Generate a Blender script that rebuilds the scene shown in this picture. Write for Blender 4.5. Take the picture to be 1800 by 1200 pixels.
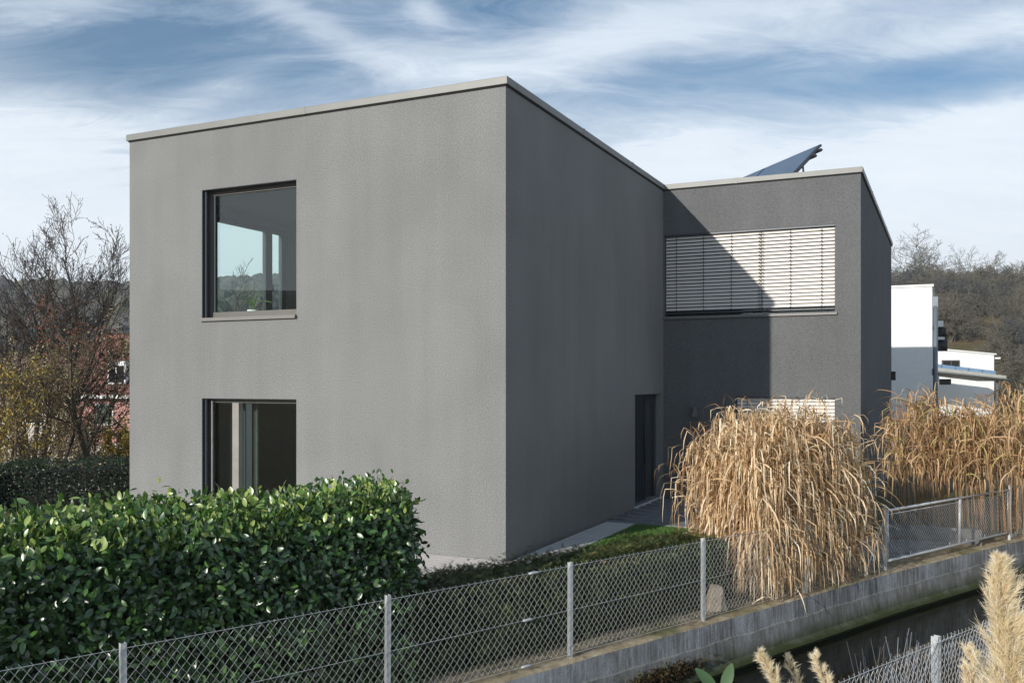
import bpy, math, random
import numpy as np
from mathutils import Vector, Matrix, noise

R = math.radians
for o in list(bpy.data.objects):
    bpy.data.objects.remove(o)
SC = bpy.context.scene
COL = SC.collection

# ------------------------------------------------------------------ camera
EYE = 2.46
cam_d = bpy.data.cameras.new('camera')
cam = bpy.data.objects.new('camera', cam_d)
COL.objects.link(cam)
cam.location = (0, 0, EYE)
cam.rotation_euler = (R(90), 0, 0)
cam_d.sensor_width = 36
cam_d.lens = 32.52
cam_d.shift_y = 0.0378
cam_d.clip_start = 0.05
cam_d.clip_end = 4000
SC.camera = cam

# ------------------------------------------------------------------ sun and sky
SUN_DIR = Vector((0.686, 0.782, -0.324)).normalized()      # the way light travels
SUN_ELEV = math.asin(-SUN_DIR.z)
sun_d = bpy.data.lights.new('sun', 'SUN')
sun_d.energy = 4.9
sun_d.angle = R(0.55)
sun_d.color = (1.0, 0.95, 0.87)
sun = bpy.data.objects.new('sun', sun_d)
COL.objects.link(sun)
sun.rotation_euler = SUN_DIR.to_track_quat('-Z', 'Y').to_euler()
sun.location = (-20, -20, 30)

world = bpy.data.worlds.new('World')
SC.world = world
world.use_nodes = True
wn = world.node_tree
wn.nodes.clear()


def N(nt, t, **kw):
    n = nt.nodes.new(t)
    for k, v in kw.items():
        if k == 'ins':
            for kk, vv in v.items():
                n.inputs[kk].default_value = vv
        else:
            setattr(n, k, v)
    return n


def L(nt, a, b):
    nt.links.new(a, b)


def MATH(nt, op, a, b=None, c=None, clamp=False):
    n = nt.nodes.new('ShaderNodeMath')
    n.operation = op
    n.use_clamp = clamp
    for i, v in enumerate((a, b, c)):
        if v is None:
            continue
        if isinstance(v, (int, float)):
            n.inputs[i].default_value = v
        else:
            nt.links.new(v, n.inputs[i])
    return n.outputs[0]


def MIX(nt, fac, a, b, mode='MIX'):
    n = nt.nodes.new('ShaderNodeMix')
    n.data_type = 'RGBA'
    n.blend_type = mode
    for s, v in ((0, fac), (6, a), (7, b)):
        if isinstance(v, (int, float)):
            n.inputs[s].default_value = v
        elif isinstance(v, (tuple, list)):
            n.inputs[s].default_value = (*v[:3], 1)
        else:
            nt.links.new(v, n.inputs[s])
    return n.outputs[2]


def RAMP(nt, fac, stops):
    n = nt.nodes.new('ShaderNodeValToRGB')
    e = n.color_ramp.elements
    while len(e) < len(stops):
        e.new(0.5)
    for i, (p, c) in enumerate(stops):
        e[i].position = p
        if isinstance(c, (int, float)):
            c = (c, c, c)
        e[i].color = (*c, 1)
    nt.links.new(fac, n.inputs[0])
    return n.outputs[0]


tc = N(wn, 'ShaderNodeTexCoord')
sky = N(wn, 'ShaderNodeTexSky', sky_type='NISHITA', sun_disc=False, sun_elevation=SUN_ELEV,
        sun_rotation=math.atan2(-SUN_DIR.x, -SUN_DIR.y), air_density=1.0, dust_density=0.6, ozone_density=1.6)
sep = N(wn, 'ShaderNodeSeparateXYZ')
L(wn, tc.outputs['Generated'], sep.inputs[0])
zc = MATH(wn, 'MAXIMUM', sep.outputs[2], 0.0)
# cloud deck seen in perspective: direction projected on a high flat layer
den = MATH(wn, 'ADD', zc, 0.27)
cx = MATH(wn, 'DIVIDE', sep.outputs[0], den)
cy = MATH(wn, 'DIVIDE', sep.outputs[1], den)
comb = N(wn, 'ShaderNodeCombineXYZ')
L(wn, cx, comb.inputs[0])
L(wn, cy, comb.inputs[1])


def cloud_noise(scale, stretch, rot, off, det, rough, dist):
    mp = N(wn, 'ShaderNodeMapping')
    mp.inputs['Location'].default_value = off
    mp.inputs['Rotation'].default_value = (0, 0, rot)
    mp.inputs['Scale'].default_value = stretch
    L(wn, comb.outputs[0], mp.inputs[0])
    n = N(wn, 'ShaderNodeTexNoise', ins={'Scale': scale, 'Detail': det, 'Roughness': rough, 'Distortion': dist})
    L(wn, mp.outputs[0], n.inputs['Vector'])
    return n.outputs[0]


big = cloud_noise(0.95, (1.0, 0.75, 1), R(20), (3.1, 1.2, 0), 4.0, 0.5, 0.5)
mid = cloud_noise(2.4, (0.55, 1.5, 1), R(-14), (0.4, 5.2, 0), 8.0, 0.58, 0.9)
fine = cloud_noise(7.0, (0.6, 1.6, 1), R(14), (7.7, 2.3, 0), 12.0, 0.68, 1.6)


def patch(x, y, sx, sy, rot=0.0):
    """soft elliptical bank of cloud in the sky at direction (x/y, z/y); returns 0..1"""
    nrm = MATH(wn, 'MAXIMUM', sep.outputs[1], 0.05)
    px = MATH(wn, 'SUBTRACT', MATH(wn, 'DIVIDE', sep.outputs[0], nrm), x)
    pz = MATH(wn, 'SUBTRACT', MATH(wn, 'DIVIDE', sep.outputs[2], nrm), y)
    c, s = math.cos(rot), math.sin(rot)
    a = MATH(wn, 'ADD', MATH(wn, 'MULTIPLY', px, c / sx), MATH(wn, 'MULTIPLY', pz, s / sx))
    b = MATH(wn, 'ADD', MATH(wn, 'MULTIPLY', px, -s / sy), MATH(wn, 'MULTIPLY', pz, c / sy))
    d = MATH(wn, 'ADD', MATH(wn, 'MULTIPLY', a, a), MATH(wn, 'MULTIPLY', b, b))
    g = MATH(wn, 'POWER', 2.718, MATH(wn, 'MULTIPLY', d, -1.0))
    return MATH(wn, 'MULTIPLY', g, MATH(wn, 'GREATER_THAN', sep.outputs[1], 0.05))


def D(px, py):
    return (px - 900) / 1626, (668 - py) / 1626


clouds = MATH(wn, 'ADD', MATH(wn, 'MULTIPLY', big, 0.55), MATH(wn, 'MULTIPLY', mid, 0.45))
clouds = MATH(wn, 'ADD', clouds, MATH(wn, 'MULTIPLY', MATH(wn, 'SUBTRACT', fine, 0.5), 0.42))
banks = [(*D(1230, 30), 0.26, 0.035, R(14), 0.20), (*D(1060, 85), 0.09, 0.03, R(10), 0.10),
         (*D(60, 20), 0.10, 0.035, R(0), 0.14), (*D(60, 240), 0.14, 0.03, R(3), 0.14),
         (*D(390, 150), 0.06, 0.016, R(18), 0.20), (*D(550, 40), 0.09, 0.016, R(-28), 0.16),
         (*D(745, 18), 0.025, 0.014, R(-30), 0.20), (*D(760, 115), 0.08, 0.015, R(-6), 0.15),
         (*D(1760, 195), 0.10, 0.022, R(12), 0.20), (*D(1700, 60), 0.16, 0.018, R(14), 0.16),
         (*D(1480, 300), 0.30, 0.05, R(0), 0.10),
         (*D(290, 110), 0.15, 0.055, R(-8), -0.26), (*D(1420, 150), 0.24, 0.035, R(-2), -0.22),
         (*D(1700, 140), 0.12, 0.03, R(0), -0.16), (*D(930, 15), 0.10, 0.03, R(0), -0.10), (*D(640, 150), 0.12, 0.04, R(0), -0.06)]
for x, y, sx, sy, rr, w in banks:
    clouds = MATH(wn, 'ADD', clouds, MATH(wn, 'MULTIPLY', patch(x, y, sx, sy, rr), w))
cmask = RAMP(wn, clouds, [(0.33, 0.05), (0.46, 0.42), (0.56, 0.74), (0.72, 1.0)])
# thin milky veil that thickens towards the horizon (as the long path through the cloud layer does)
zn = MATH(wn, 'SUBTRACT', zc, MATH(wn, 'MULTIPLY', MATH(wn, 'SUBTRACT', clouds, 0.45), 0.30))
veil = RAMP(wn, zn, [(0.10, 1.0), (0.20, 0.90), (0.28, 0.50), (0.36, 0.14), (0.50, 0.0)])
thin = RAMP(wn, zc, [(0.35, 0.93), (0.85, 0.45)])      # cloud cover cut overhead, out of view, to weaken the ambient light
cover = MATH(wn, 'MAXIMUM', MATH(wn, 'MULTIPLY', cmask, thin), MATH(wn, 'MULTIPLY', veil, 1.0), None, True)
bluegain = MIX(wn, 1.0, sky.outputs[0], (0.50, 0.80, 0.97), 'MULTIPLY')
cloud_col = MIX(wn, veil, (4.4, 5.5, 7.0), (9.2, 9.9, 10.6))
skycol = MIX(wn, cover, bluegain, cloud_col)
bg = N(wn, 'ShaderNodeBackground', ins={'Strength': 0.108})
L(wn, skycol, bg.inputs[0])
wo = N(wn, 'ShaderNodeOutputWorld')
L(wn, bg.outputs[0], wo.inputs[0])

SC.view_settings.view_transform = 'Standard'
SC.view_settings.look = 'None'
SC.view_settings.exposure = 0.0
SC.view_settings.gamma = 1.0
SC.view_settings.use_curve_mapping = False

# ------------------------------------------------------------------ materials


def new_mat(name):
    m = bpy.data.materials.new(name)
    m.use_nodes = True
    nt = m.node_tree
    b = nt.nodes['Principled BSDF']
    return m, nt, b


def noise_tex(nt, scale, det=4.0, rough=0.55, dist=0.0, space='Object', stretch=None):
    t = N(nt, 'ShaderNodeTexCoord')
    v = t.outputs[space]
    if stretch:
        mp = N(nt, 'ShaderNodeMapping')
        mp.inputs['Scale'].default_value = stretch
        L(nt, v, mp.inputs[0])
        v = mp.outputs[0]
    n = N(nt, 'ShaderNodeTexNoise', ins={'Scale': scale, 'Detail': det, 'Roughness': rough, 'Distortion': dist})
    L(nt, v, n.inputs['Vector'])
    return n.outputs[0]


def bump(nt, b, h, strength, dist=0.01):
    n = N(nt, 'ShaderNodeBump', ins={'Strength': strength, 'Distance': dist})
    L(nt, h, n.inputs['Height'])
    L(nt, n.outputs[0], b.inputs['Normal'])


def simple(name, col, rough=0.6, metal=0.0, var=0.12, scale=6.0, bmp=0.0, bscale=60.0, spec=0.5):
    m, nt, b = new_mat(name)
    f = noise_tex(nt, scale, 5)
    lo = tuple(c * (1 - var) for c in col)
    hi = tuple(min(1, c * (1 + var)) for c in col)
    L(nt, RAMP(nt, f, [(0.3, lo), (0.7, hi)]), b.inputs['Base Color'])
    b.inputs['Roughness'].default_value = rough
    b.inputs['Metallic'].default_value = metal
    b.inputs['Specular IOR Level'].default_value = spec
    if bmp:
        bump(nt, b, noise_tex(nt, bscale, 3), bmp)
    return m


def stucco(name, col):
    m, nt, b = new_mat(name)
    grain = noise_tex(nt, 66.0, 2.5, 0.7)
    cloud = noise_tex(nt, 0.55, 4.0, 0.55, 0.4)
    streak = noise_tex(nt, 1.0, 5.0, 0.6, 0.2, stretch=(2.6, 2.6, 0.22))
    c = RAMP(nt, grain, [(0.32, tuple(x * 0.56 for x in col)), (0.50, col), (0.68, tuple(min(1, x * 1.48) for x in col))])
    c = MIX(nt, 1.0, c, RAMP(nt, cloud, [(0.3, 0.90), (0.7, 1.06)]), 'MULTIPLY')
    c = MIX(nt, 1.0, c, RAMP(nt, streak, [(0.3, 0.94), (0.62, 1.03)]), 'MULTIPLY')
    L(nt, c, b.inputs['Base Color'])
    b.inputs['Roughness'].default_value = 0.95
    b.inputs['Specular IOR Level'].default_value = 0.15
    bump(nt, b, noise_tex(nt, 80.0, 3.0, 0.7), 0.5, 0.005)
    return m


def leafmat(name, stops, rough=0.35, trans=0.25, spec=0.5):
    """colour varies leaf by leaf through the face attribute 'tone'"""
    m, nt, b = new_mat(name)
    a = N(nt, 'ShaderNodeAttribute', attribute_name='tone')
    c = RAMP(nt, a.outputs['Fac'], stops)
    L(nt, c, b.inputs['Base Color'])
    b.inputs['Roughness'].default_value = rough
    b.inputs['Specular IOR Level'].default_value = spec
    if trans:
        tr = N(nt, 'ShaderNodeBsdfTranslucent')
        L(nt, MIX(nt, 1.0, c, (1.2, 1.25, 0.7), 'MULTIPLY'), tr.inputs[0])
        mx = N(nt, 'ShaderNodeMixShader', ins={0: trans})
        L(nt, b.outputs[0], mx.inputs[1])
        L(nt, tr.outputs[0], mx.inputs[2])
        L(nt, mx.outputs[0], nt.nodes['Material Output'].inputs[0])
    return m


M = {}
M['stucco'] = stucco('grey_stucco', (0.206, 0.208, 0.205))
M['stucco_dark'] = stucco('grey_stucco_dimmed', (0.128, 0.130, 0.132))  # same render as the main block, the wing's dimmer light put into colour
M['coping'] = simple('coping_metal', (0.19, 0.19, 0.18), 0.5, 0.1, 0.08, 2.0)
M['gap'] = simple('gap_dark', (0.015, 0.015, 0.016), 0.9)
M['frame'] = simple('window_metal', (0.115, 0.11, 0.10), 0.45, 0.1, 0.05)
M['frame_dark'] = simple('window_metal_dark', (0.035, 0.042, 0.05), 0.4, 0.2, 0.05)  # also colours the front window's shaded left parts, their shade painted in
M['sill'] = simple('sill_metal', (0.17, 0.165, 0.155), 0.5, 0.1, 0.05)
M['slat'] = simple('blind_slat_metal', (0.78, 0.735, 0.69), 0.4, 0.0, 0.03)
M['cord'] = simple('cord_black', (0.02, 0.02, 0.02), 0.8)
M['plaster'] = simple('interior_plaster', (0.36, 0.38, 0.36), 0.9, 0, 0.03)
M['floorwood'] = simple('interior_floor', (0.18, 0.13, 0.09), 0.5, 0, 0.2, 8)
M['roofing'] = simple('roof_gravel', (0.25, 0.24, 0.22), 0.95, 0, 0.3, 30, 0.4)
M['white'] = simple('white_render', (0.82, 0.82, 0.80), 0.9, 0, 0.03)
M['darkmetal'] = simple('dark_metal', (0.06, 0.065, 0.075), 0.45, 0.5, 0.05)
M['pipe'] = simple('zinc_pipe', (0.16, 0.19, 0.22), 0.5, 0.3, 0.1)
M['wood'] = simple('timber', (0.20, 0.12, 0.07), 0.8, 0, 0.2, 12)


def glass(name, tint, refl=1.0):
    m, nt, b = new_mat(name)
    nt.nodes.remove(b)
    lwt = N(nt, 'ShaderNodeLayerWeight', ins={'Blend': 0.5})
    fr = MATH(nt, 'ADD', MATH(nt, 'MULTIPLY', MATH(nt, 'POWER', lwt.outputs['Facing'], 5.0), 0.95), 0.045)
    tr = N(nt, 'ShaderNodeBsdfTransparent', ins={0: (*tint, 1)})
    gl = N(nt, 'ShaderNodeBsdfGlossy', ins={0: (1, 1, 1, 1), 'Roughness': 0.01})
    mx = N(nt, 'ShaderNodeMixShader')
    L(nt, MATH(nt, 'MULTIPLY', fr, refl, None, True), mx.inputs[0])
    L(nt, tr.outputs[0], mx.inputs[1])
    L(nt, gl.outputs[0], mx.inputs[2])
    # faint dried drops and dust on the pane
    dust = N(nt, 'ShaderNodeBsdfDiffuse', ins={0: (0.6, 0.63, 0.62, 1)})
    sp = noise_tex(nt, 42.0, 6.0, 0.75, 0.6, stretch=(1, 1, 0.6))
    big_ = noise_tex(nt, 1.6, 3.0)
    msk = MATH(nt, 'MULTIPLY', RAMP(nt, sp, [(0.60, 0.0), (0.72, 1.0)]), RAMP(nt, big_, [(0.45, 0.0), (0.7, 0.10)]))
    mx2 = N(nt, 'ShaderNodeMixShader')
    L(nt, msk, mx2.inputs[0])
    L(nt, mx.outputs[0], mx2.inputs[1])
    L(nt, dust.outputs[0], mx2.inputs[2])
    L(nt, mx2.outputs[0], nt.nodes['Material Output'].inputs[0])
    return m


M['glass'] = glass('window_glass', (0.92, 0.97, 0.955))
M['galv'] = simple('galvanised_steel', (0.60, 0.62, 0.63), 0.42, 0.35, 0.16, 25)
M['wire'] = simple('galvanised_wire', (0.66, 0.68, 0.68), 0.4, 0.35, 0.10, 25)
M['greensteel'] = simple('green_steel', (0.03, 0.09, 0.075), 0.5, 0.2, 0.1)
M['slab'] = simple('paving_slab_grey', (0.20, 0.205, 0.215), 0.8, 0, 0.3, 7, 0.4, 40)
M['slab_light'] = simple('path_slab_concrete', (0.58, 0.57, 0.54), 0.9, 0, 0.12, 5, 0.3, 60)
M['board'] = simple('pale_deck_board', (0.66, 0.60, 0.56), 0.8, 0, 0.15, 6, 0.3, 60)
M['kerb'] = simple('concrete_kerb', (0.17, 0.165, 0.155), 0.95, 0, 0.25, 6, 0.5, 50)
M['stone'] = simple('sandstone', (0.40, 0.33, 0.25), 0.95, 0, 0.25, 9, 0.6, 30)
M['bark'] = simple('dark_bark', (0.060, 0.047, 0.038), 0.95, 0, 0.35, 12)
M['bark_olive'] = simple('olive_bark', (0.105, 0.092, 0.062), 0.95, 0, 0.35, 12)
M['bark_brown'] = simple('brown_bark', (0.14, 0.10, 0.07), 0.95, 0, 0.3, 12)
M['twig_far'] = simple('grey_twig', (0.15, 0.135, 0.10), 0.95, 0, 0.3, 0.8)
M['twig_far_dark'] = simple('dark_twig', (0.085, 0.085, 0.082), 0.95, 0, 0.3, 0.8)
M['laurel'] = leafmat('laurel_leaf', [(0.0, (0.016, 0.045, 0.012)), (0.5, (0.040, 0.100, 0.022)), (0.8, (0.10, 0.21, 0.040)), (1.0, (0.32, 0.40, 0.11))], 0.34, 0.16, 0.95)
M['core'] = simple('hedge_core_shade', (0.010, 0.011, 0.007), 0.95, 0, 0.4, 8)  # near-black to carry the shade inside the hedge
M['yew'] = leafmat('yew_needles', [(0.0, (0.018, 0.030, 0.012)), (0.6, (0.055, 0.080, 0.022)), (0.9, (0.13, 0.14, 0.040)), (1.0, (0.20, 0.15, 0.06))], 0.5, 0.12, 0.3)
M['backhedge'] = leafmat('dark_hedge_leaf', [(0.0, (0.010, 0.022, 0.009)), (0.7, (0.028, 0.052, 0.018)), (1.0, (0.11, 0.14, 0.05))], 0.4, 0.10, 0.5)
M['reed'] = leafmat('dry_reed_leaf', [(0.0, (0.22, 0.12, 0.065)), (0.3, (0.54, 0.355, 0.20)), (0.65, (0.80, 0.59, 0.37)), (1.0, (0.93, 0.83, 0.66))], 0.6, 0.25, 0.25)
M['reed_o'] = leafmat('orange_reed_leaf', [(0.0, (0.25, 0.14, 0.075)), (0.4, (0.50, 0.32, 0.17)), (0.9, (0.74, 0.53, 0.32)), (1.0, (0.50, 0.46, 0.18))], 0.6, 0.25, 0.25)
M['plume'] = leafmat('pampas_fluff', [(0.0, (0.70, 0.55, 0.41)), (0.6, (0.85, 0.75, 0.62)), (1.0, (0.93, 0.89, 0.83))], 0.8, 0.35, 0.1)
M['yellowleaf'] = leafmat('yellow_autumn_leaf', [(0.0, (0.16, 0.14, 0.06)), (0.6, (0.40, 0.33, 0.10)), (1.0, (0.66, 0.44, 0.07))], 0.6, 0.3, 0.3)
M['brownleaf'] = leafmat('brown_autumn_leaf', [(0.0, (0.18, 0.11, 0.07)), (0.5, (0.40, 0.32, 0.19)), (1.0, (0.60, 0.53, 0.34))], 0.7, 0.25, 0.2)
M['redleaf'] = leafmat('rusty_leaf', [(0.0, (0.11, 0.045, 0.03)), (1.0, (0.27, 0.12, 0.08))], 0.7, 0.2, 0.2)
M['catkin'] = leafmat('seed_cone', [(0.0, (0.03, 0.022, 0.018)), (1.0, (0.09, 0.065, 0.045))], 0.8, 0, 0.2)
M['grassblade'] = leafmat('lawn_blade', [(0.0, (0.07, 0.19, 0.02)), (1.0, (0.18, 0.38, 0.05))], 0.5, 0.2, 0.3)
M['litter'] = leafmat('fallen_leaf', [(0.0, (0.12, 0.07, 0.04)), (0.7, (0.32, 0.23, 0.13)), (1.0, (0.6, 0.52, 0.38))], 0.8, 0.1, 0.2)
M['mossy'] = leafmat('wall_moss_brown', [(0.0, (0.03, 0.02, 0.012)), (0.8, (0.08, 0.055, 0.025)), (1.0, (0.08, 0.10, 0.03))], 0.9, 0, 0.1)
M['greenleaf'] = leafmat('fresh_leaf', [(0.0, (0.045, 0.10, 0.045)), (1.0, (0.11, 0.18, 0.08))], 0.35, 0.3, 0.4)
M['lavender'] = leafmat('bluish_dry_stem', [(0.0, (0.12, 0.09, 0.06)), (0.6, (0.20, 0.22, 0.26)), (1.0, (0.42, 0.47, 0.55))], 0.7, 0.1, 0.2)
M['potplant'] = leafmat('houseplant_leaf', [(0.0, (0.10, 0.20, 0.05)), (1.0, (0.26, 0.36, 0.12))], 0.4, 0.3, 0.4)


def soil_mat():
    m, nt, b = new_mat('garden_soil')
    f = noise_tex(nt, 9.0, 8, 0.7, space='Object')
    g = noise_tex(nt, 0.35, 4, 0.6, space='Object')
    c = RAMP(nt, f, [(0.3, (0.10, 0.072, 0.045)), (0.55, (0.20, 0.15, 0.10)), (0.75, (0.33, 0.27, 0.18))])
    L(nt, MIX(nt, RAMP(nt, g, [(0.4, 0.0), (0.6, 0.75)]), c, (0.10, 0.115, 0.045)), b.inputs['Base Color'])
    b.inputs['Roughness'].default_value = 1
    b.inputs['Specular IOR Level'].default_value = 0.1
    bump(nt, b, noise_tex(nt, 30, 6, 0.7), 0.7, 0.03)
    return m


def hill_mat(name, a, c_, d):
    m, nt, b = new_mat(name)
    f = noise_tex(nt, 0.08, 8, 0.65)
    g = noise_tex(nt, 1.1, 6, 0.7)
    c = RAMP(nt, f, [(0.35, a), (0.5, c_), (0.65, d)])
    L(nt, MIX(nt, 1.0, c, RAMP(nt, g, [(0.3, 0.6), (0.7, 1.2)]), 'MULTIPLY'), b.inputs['Base Color'])
    b.inputs['Roughness'].default_value = 1
    b.inputs['Specular IOR Level'].default_value = 0.05
    return m


M['soil'] = soil_mat()
M['hill'] = hill_mat('slope_grass', (0.17, 0.125, 0.075), (0.20, 0.15, 0.085), (0.105, 0.11, 0.045))
M['hillfar'] = hill_mat('wooded_hillside', (0.10, 0.10, 0.075), (0.14, 0.125, 0.10), (0.075, 0.085, 0.05))


def channel_mat(lower):
    m, nt, b = new_mat('weathered_concrete_lower' if lower else 'weathered_concrete')
    base = noise_tex(nt, 1.6, 6, 0.65)
    vert = noise_tex(nt, 1.0, 6, 0.7, 0.3, stretch=(24, 24, 1.6))
    vert2 = noise_tex(nt, 1.0, 4, 0.6, 0.2, stretch=(2.2, 2.2, 0.6))
    spots = noise_tex(nt, 26, 4, 0.8)
    c = RAMP(nt, base, [(0.3, (0.22, 0.22, 0.215)), (0.6, (0.42, 0.43, 0.44))])
    c = MIX(nt, RAMP(nt, vert, [(0.42, 0.75), (0.62, 0.0)]), c, (0.085, 0.085, 0.08))
    c = MIX(nt, RAMP(nt, vert2, [(0.52, 0.0), (0.68, 0.65)]), c, (0.50, 0.52, 0.55))
    c = MIX(nt, RAMP(nt, noise_tex(nt, 45, 5, 0.8), [(0.35, 0.55), (0.55, 0.0)]), c, (0.07, 0.07, 0.065))
    c = MIX(nt, RAMP(nt, noise_tex(nt, 0.8, 4, 0.6), [(0.5, 0.0), (0.7, 0.55)]), c, (0.42, 0.44, 0.47))
    if lower:
        c = MIX(nt, RAMP(nt, spots, [(0.62, 0.0), (0.68, 0.7)]), c, (0.42, 0.42, 0.38))
        moss = noise_tex(nt, 3.0, 6, 0.7)
        t = N(nt, 'ShaderNodeTexCoord')
        s = N(nt, 'ShaderNodeSeparateXYZ')
        L(nt, t.outputs['Object'], s.inputs[0])
        low = RAMP(nt, MATH(nt, 'ADD', MATH(nt, 'MULTIPLY', s.outputs[2], -1.0), MATH(nt, 'MULTIPLY', moss, 0.35)), [(0.95, 0.0), (1.0, 0.9)])
        c = MIX(nt, 0.45, c, (0.15, 0.145, 0.12))
        n = nt.nodes.new('ShaderNodeMapRange')
        n.inputs[1].default_value = 0.98
        n.inputs[2].default_value = 1.20
        L(nt, MATH(nt, 'ADD', MATH(nt, 'MULTIPLY', s.outputs[2], -1.0), MATH(nt, 'MULTIPLY', moss, 0.3)), n.inputs[0])
        c = MIX(nt, n.outputs[0], c, (0.05, 0.06, 0.022))
    L(nt, c, b.inputs['Base Color'])
    b.inputs['Roughness'].default_value = 0.9
    b.inputs['Specular IOR Level'].default_value = 0.2
    bump(nt, b, noise_tex(nt, 20, 8, 0.75), 0.5, 0.03)
    return m


M['conc_up'] = channel_mat(False)
M['conc_lo'] = channel_mat(True)


def walltop_mat():
    m, nt, b = new_mat('mossy_wall_top')
    f = noise_tex(nt, 7.0, 8, 0.7)
    g = noise_tex(nt, 1.3, 4, 0.6)
    c = RAMP(nt, f, [(0.3, (0.20, 0.155, 0.10)), (0.5, (0.42, 0.34, 0.225)), (0.7, (0.56, 0.48, 0.35))])
    L(nt, MIX(nt, RAMP(nt, g, [(0.5, 0.0), (0.68, 0.7)]), c, (0.10, 0.12, 0.035)), b.inputs['Base Color'])
    b.inputs['Roughness'].default_value = 1
    b.inputs['Specular IOR Level'].default_value = 0.1
    bump(nt, b, noise_tex(nt, 30, 6, 0.7), 0.7, 0.03)
    return m


M['walltop'] = walltop_mat()


def water_mat():
    m, nt, b = new_mat('dark_channel_water')
    b.inputs['Base Color'].default_value = (0.006, 0.007, 0.005, 1)
    b.inputs['Specular IOR Level'].default_value = 0.35
    b.inputs['Roughness'].default_value = 0.04
    b.inputs['IOR'].default_value = 1.33
    bump(nt, b, noise_tex(nt, 2.2, 3, 0.5, 0.3), 0.08, 0.05)
    return m


M['water'] = water_mat()
M['rooftile'] = simple('red_roof_tile', (0.21, 0.095, 0.07), 0.9, 0, 0.35, 3, 0.3, 40)
M['rooftile_dark'] = simple('brown_roof_tile', (0.17, 0.11, 0.09), 0.9, 0, 0.35, 3, 0.3, 40)
M['pink'] = simple('pink_render', (0.48, 0.25, 0.22), 0.9, 0, 0.12, 2)
M['cream'] = simple('cream_render', (0.62, 0.55, 0.48), 0.9, 0, 0.1, 2)
M['pv'] = simple('solar_cell_glass', (0.055, 0.075, 0.11), 0.12, 0.0, 0.06, 3)
M['pv'].node_tree.nodes['Principled BSDF'].inputs['Coat Weight'].default_value = 0.8
M['black'] = simple('black_plastic', (0.02, 0.02, 0.02), 0.5)

# ------------------------------------------------------------------ geometry helpers


class MB:
    """collects shapes for ONE mesh object"""

    def __init__(self):
        self.v = []
        self.f = []
        self.sm = []

    def add(self, vs, fs, smooth=False):
        k = len(self.v)
        self.v += [tuple(x) for x in vs]
        self.f += [tuple(i + k for i in f) for f in fs]
        self.sm += [smooth] * len(fs)
        return self

    def box(self, x0, x1, y0, y1, z0, z1):
        vs = [(x, y, z) for z in (z0, z1) for y in (y0, y1) for x in (x0, x1)]
        return self.add(vs, [(0, 2, 3, 1), (4, 5, 7, 6), (0, 1, 5, 4), (2, 6, 7, 3), (0, 4, 6, 2), (1, 3, 7, 5)])

    def quad(self, a, b, c, d):
        return self.add([a, b, c, d], [(0, 1, 2, 3)])

    def tube(self, pts, rad, n=6, cap=True, smooth=True):
        pts = [Vector(p) for p in pts]
        if isinstance(rad, (int, float)):
            rad = [rad] * len(pts)
        rings = []
        k = len(self.v)
        up = Vector((0.13, 0.21, 0.97))
        for i, p in enumerate(pts):
            d = (pts[min(i + 1, len(pts) - 1)] - pts[max(i - 1, 0)])
            if d.length < 1e-9:
                d = Vector((0, 0, 1))
            d.normalize()
            a = d.cross(up)
            if a.length < 0.05:
                a = d.cross(Vector((1, 0, 0)))
            a.normalize()
            b = d.cross(a)
            for j in range(n):
                t = 2 * math.pi * j / n
                self.v.append(tuple(p + (a * math.cos(t) + b * math.sin(t)) * rad[i]))
        for i in range(len(pts) - 1):
            for j in range(n):
                self.f.append((k + i * n + j, k + i * n + (j + 1) % n, k + (i + 1) * n + (j + 1) % n, k + (i + 1) * n + j))
                self.sm.append(smooth)
        if cap and n > 2:
            self.f.append(tuple(k + j for j in range(n))[::-1])
            self.sm.append(False)
            e = k + (len(pts) - 1) * n
            self.f.append(tuple(e + j for j in range(n)))
            self.sm.append(False)
        return self

    def prism(self, poly, z0, z1):
        n = len(poly)
        vs = [(x, y, z0) for x, y in poly] + [(x, y, z1) for x, y in poly]
        fs = [tuple(range(n))[::-1], tuple(range(n, 2 * n))] + [(i, (i + 1) % n, n + (i + 1) % n, n + i) for i in range(n)]
        return self.add(vs, fs)

    def mesh(self, name, mat):
        me = bpy.data.meshes.new(name)
        me.from_pydata(self.v, [], self.f)
        me.polygons.foreach_set('use_smooth', self.sm)
        if mat:
            me.materials.append(mat)
        me.update()
        return me

    def build(self, name, mat, parent=None, bevel=0.0):
        o = bpy.data.objects.new(name, self.mesh(name, mat))
        COL.objects.link(o)
        if parent:
            o.parent = parent
        if bevel:
            b = o.modifiers.new('bevel', 'BEVEL')
            b.width = bevel
            b.segments = 2
            b.limit_method = 'ANGLE'
        return o


def put(name, mesh, parent=None, loc=(0, 0, 0), rot=None):
    o = bpy.data.objects.new(name, mesh)
    COL.objects.link(o)
    o.parent = parent
    o.location = loc
    if rot is not None:
        o.rotation_euler = rot
    return o


def empty(name, loc=(0, 0, 0), rz=0.0):
    o = bpy.data.objects.new(name, None)
    COL.objects.link(o)
    o.location = loc
    o.rotation_euler = (0, 0, rz)
    o.empty_display_size = 0.3
    return o


def tag(o, label=None, cat=None, group=None, kind=None):
    if label:
        o['label'] = label
    if cat:
        o['category'] = cat
    if group:
        o['group'] = group
    if kind:
        o['kind'] = kind
    return o


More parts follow.
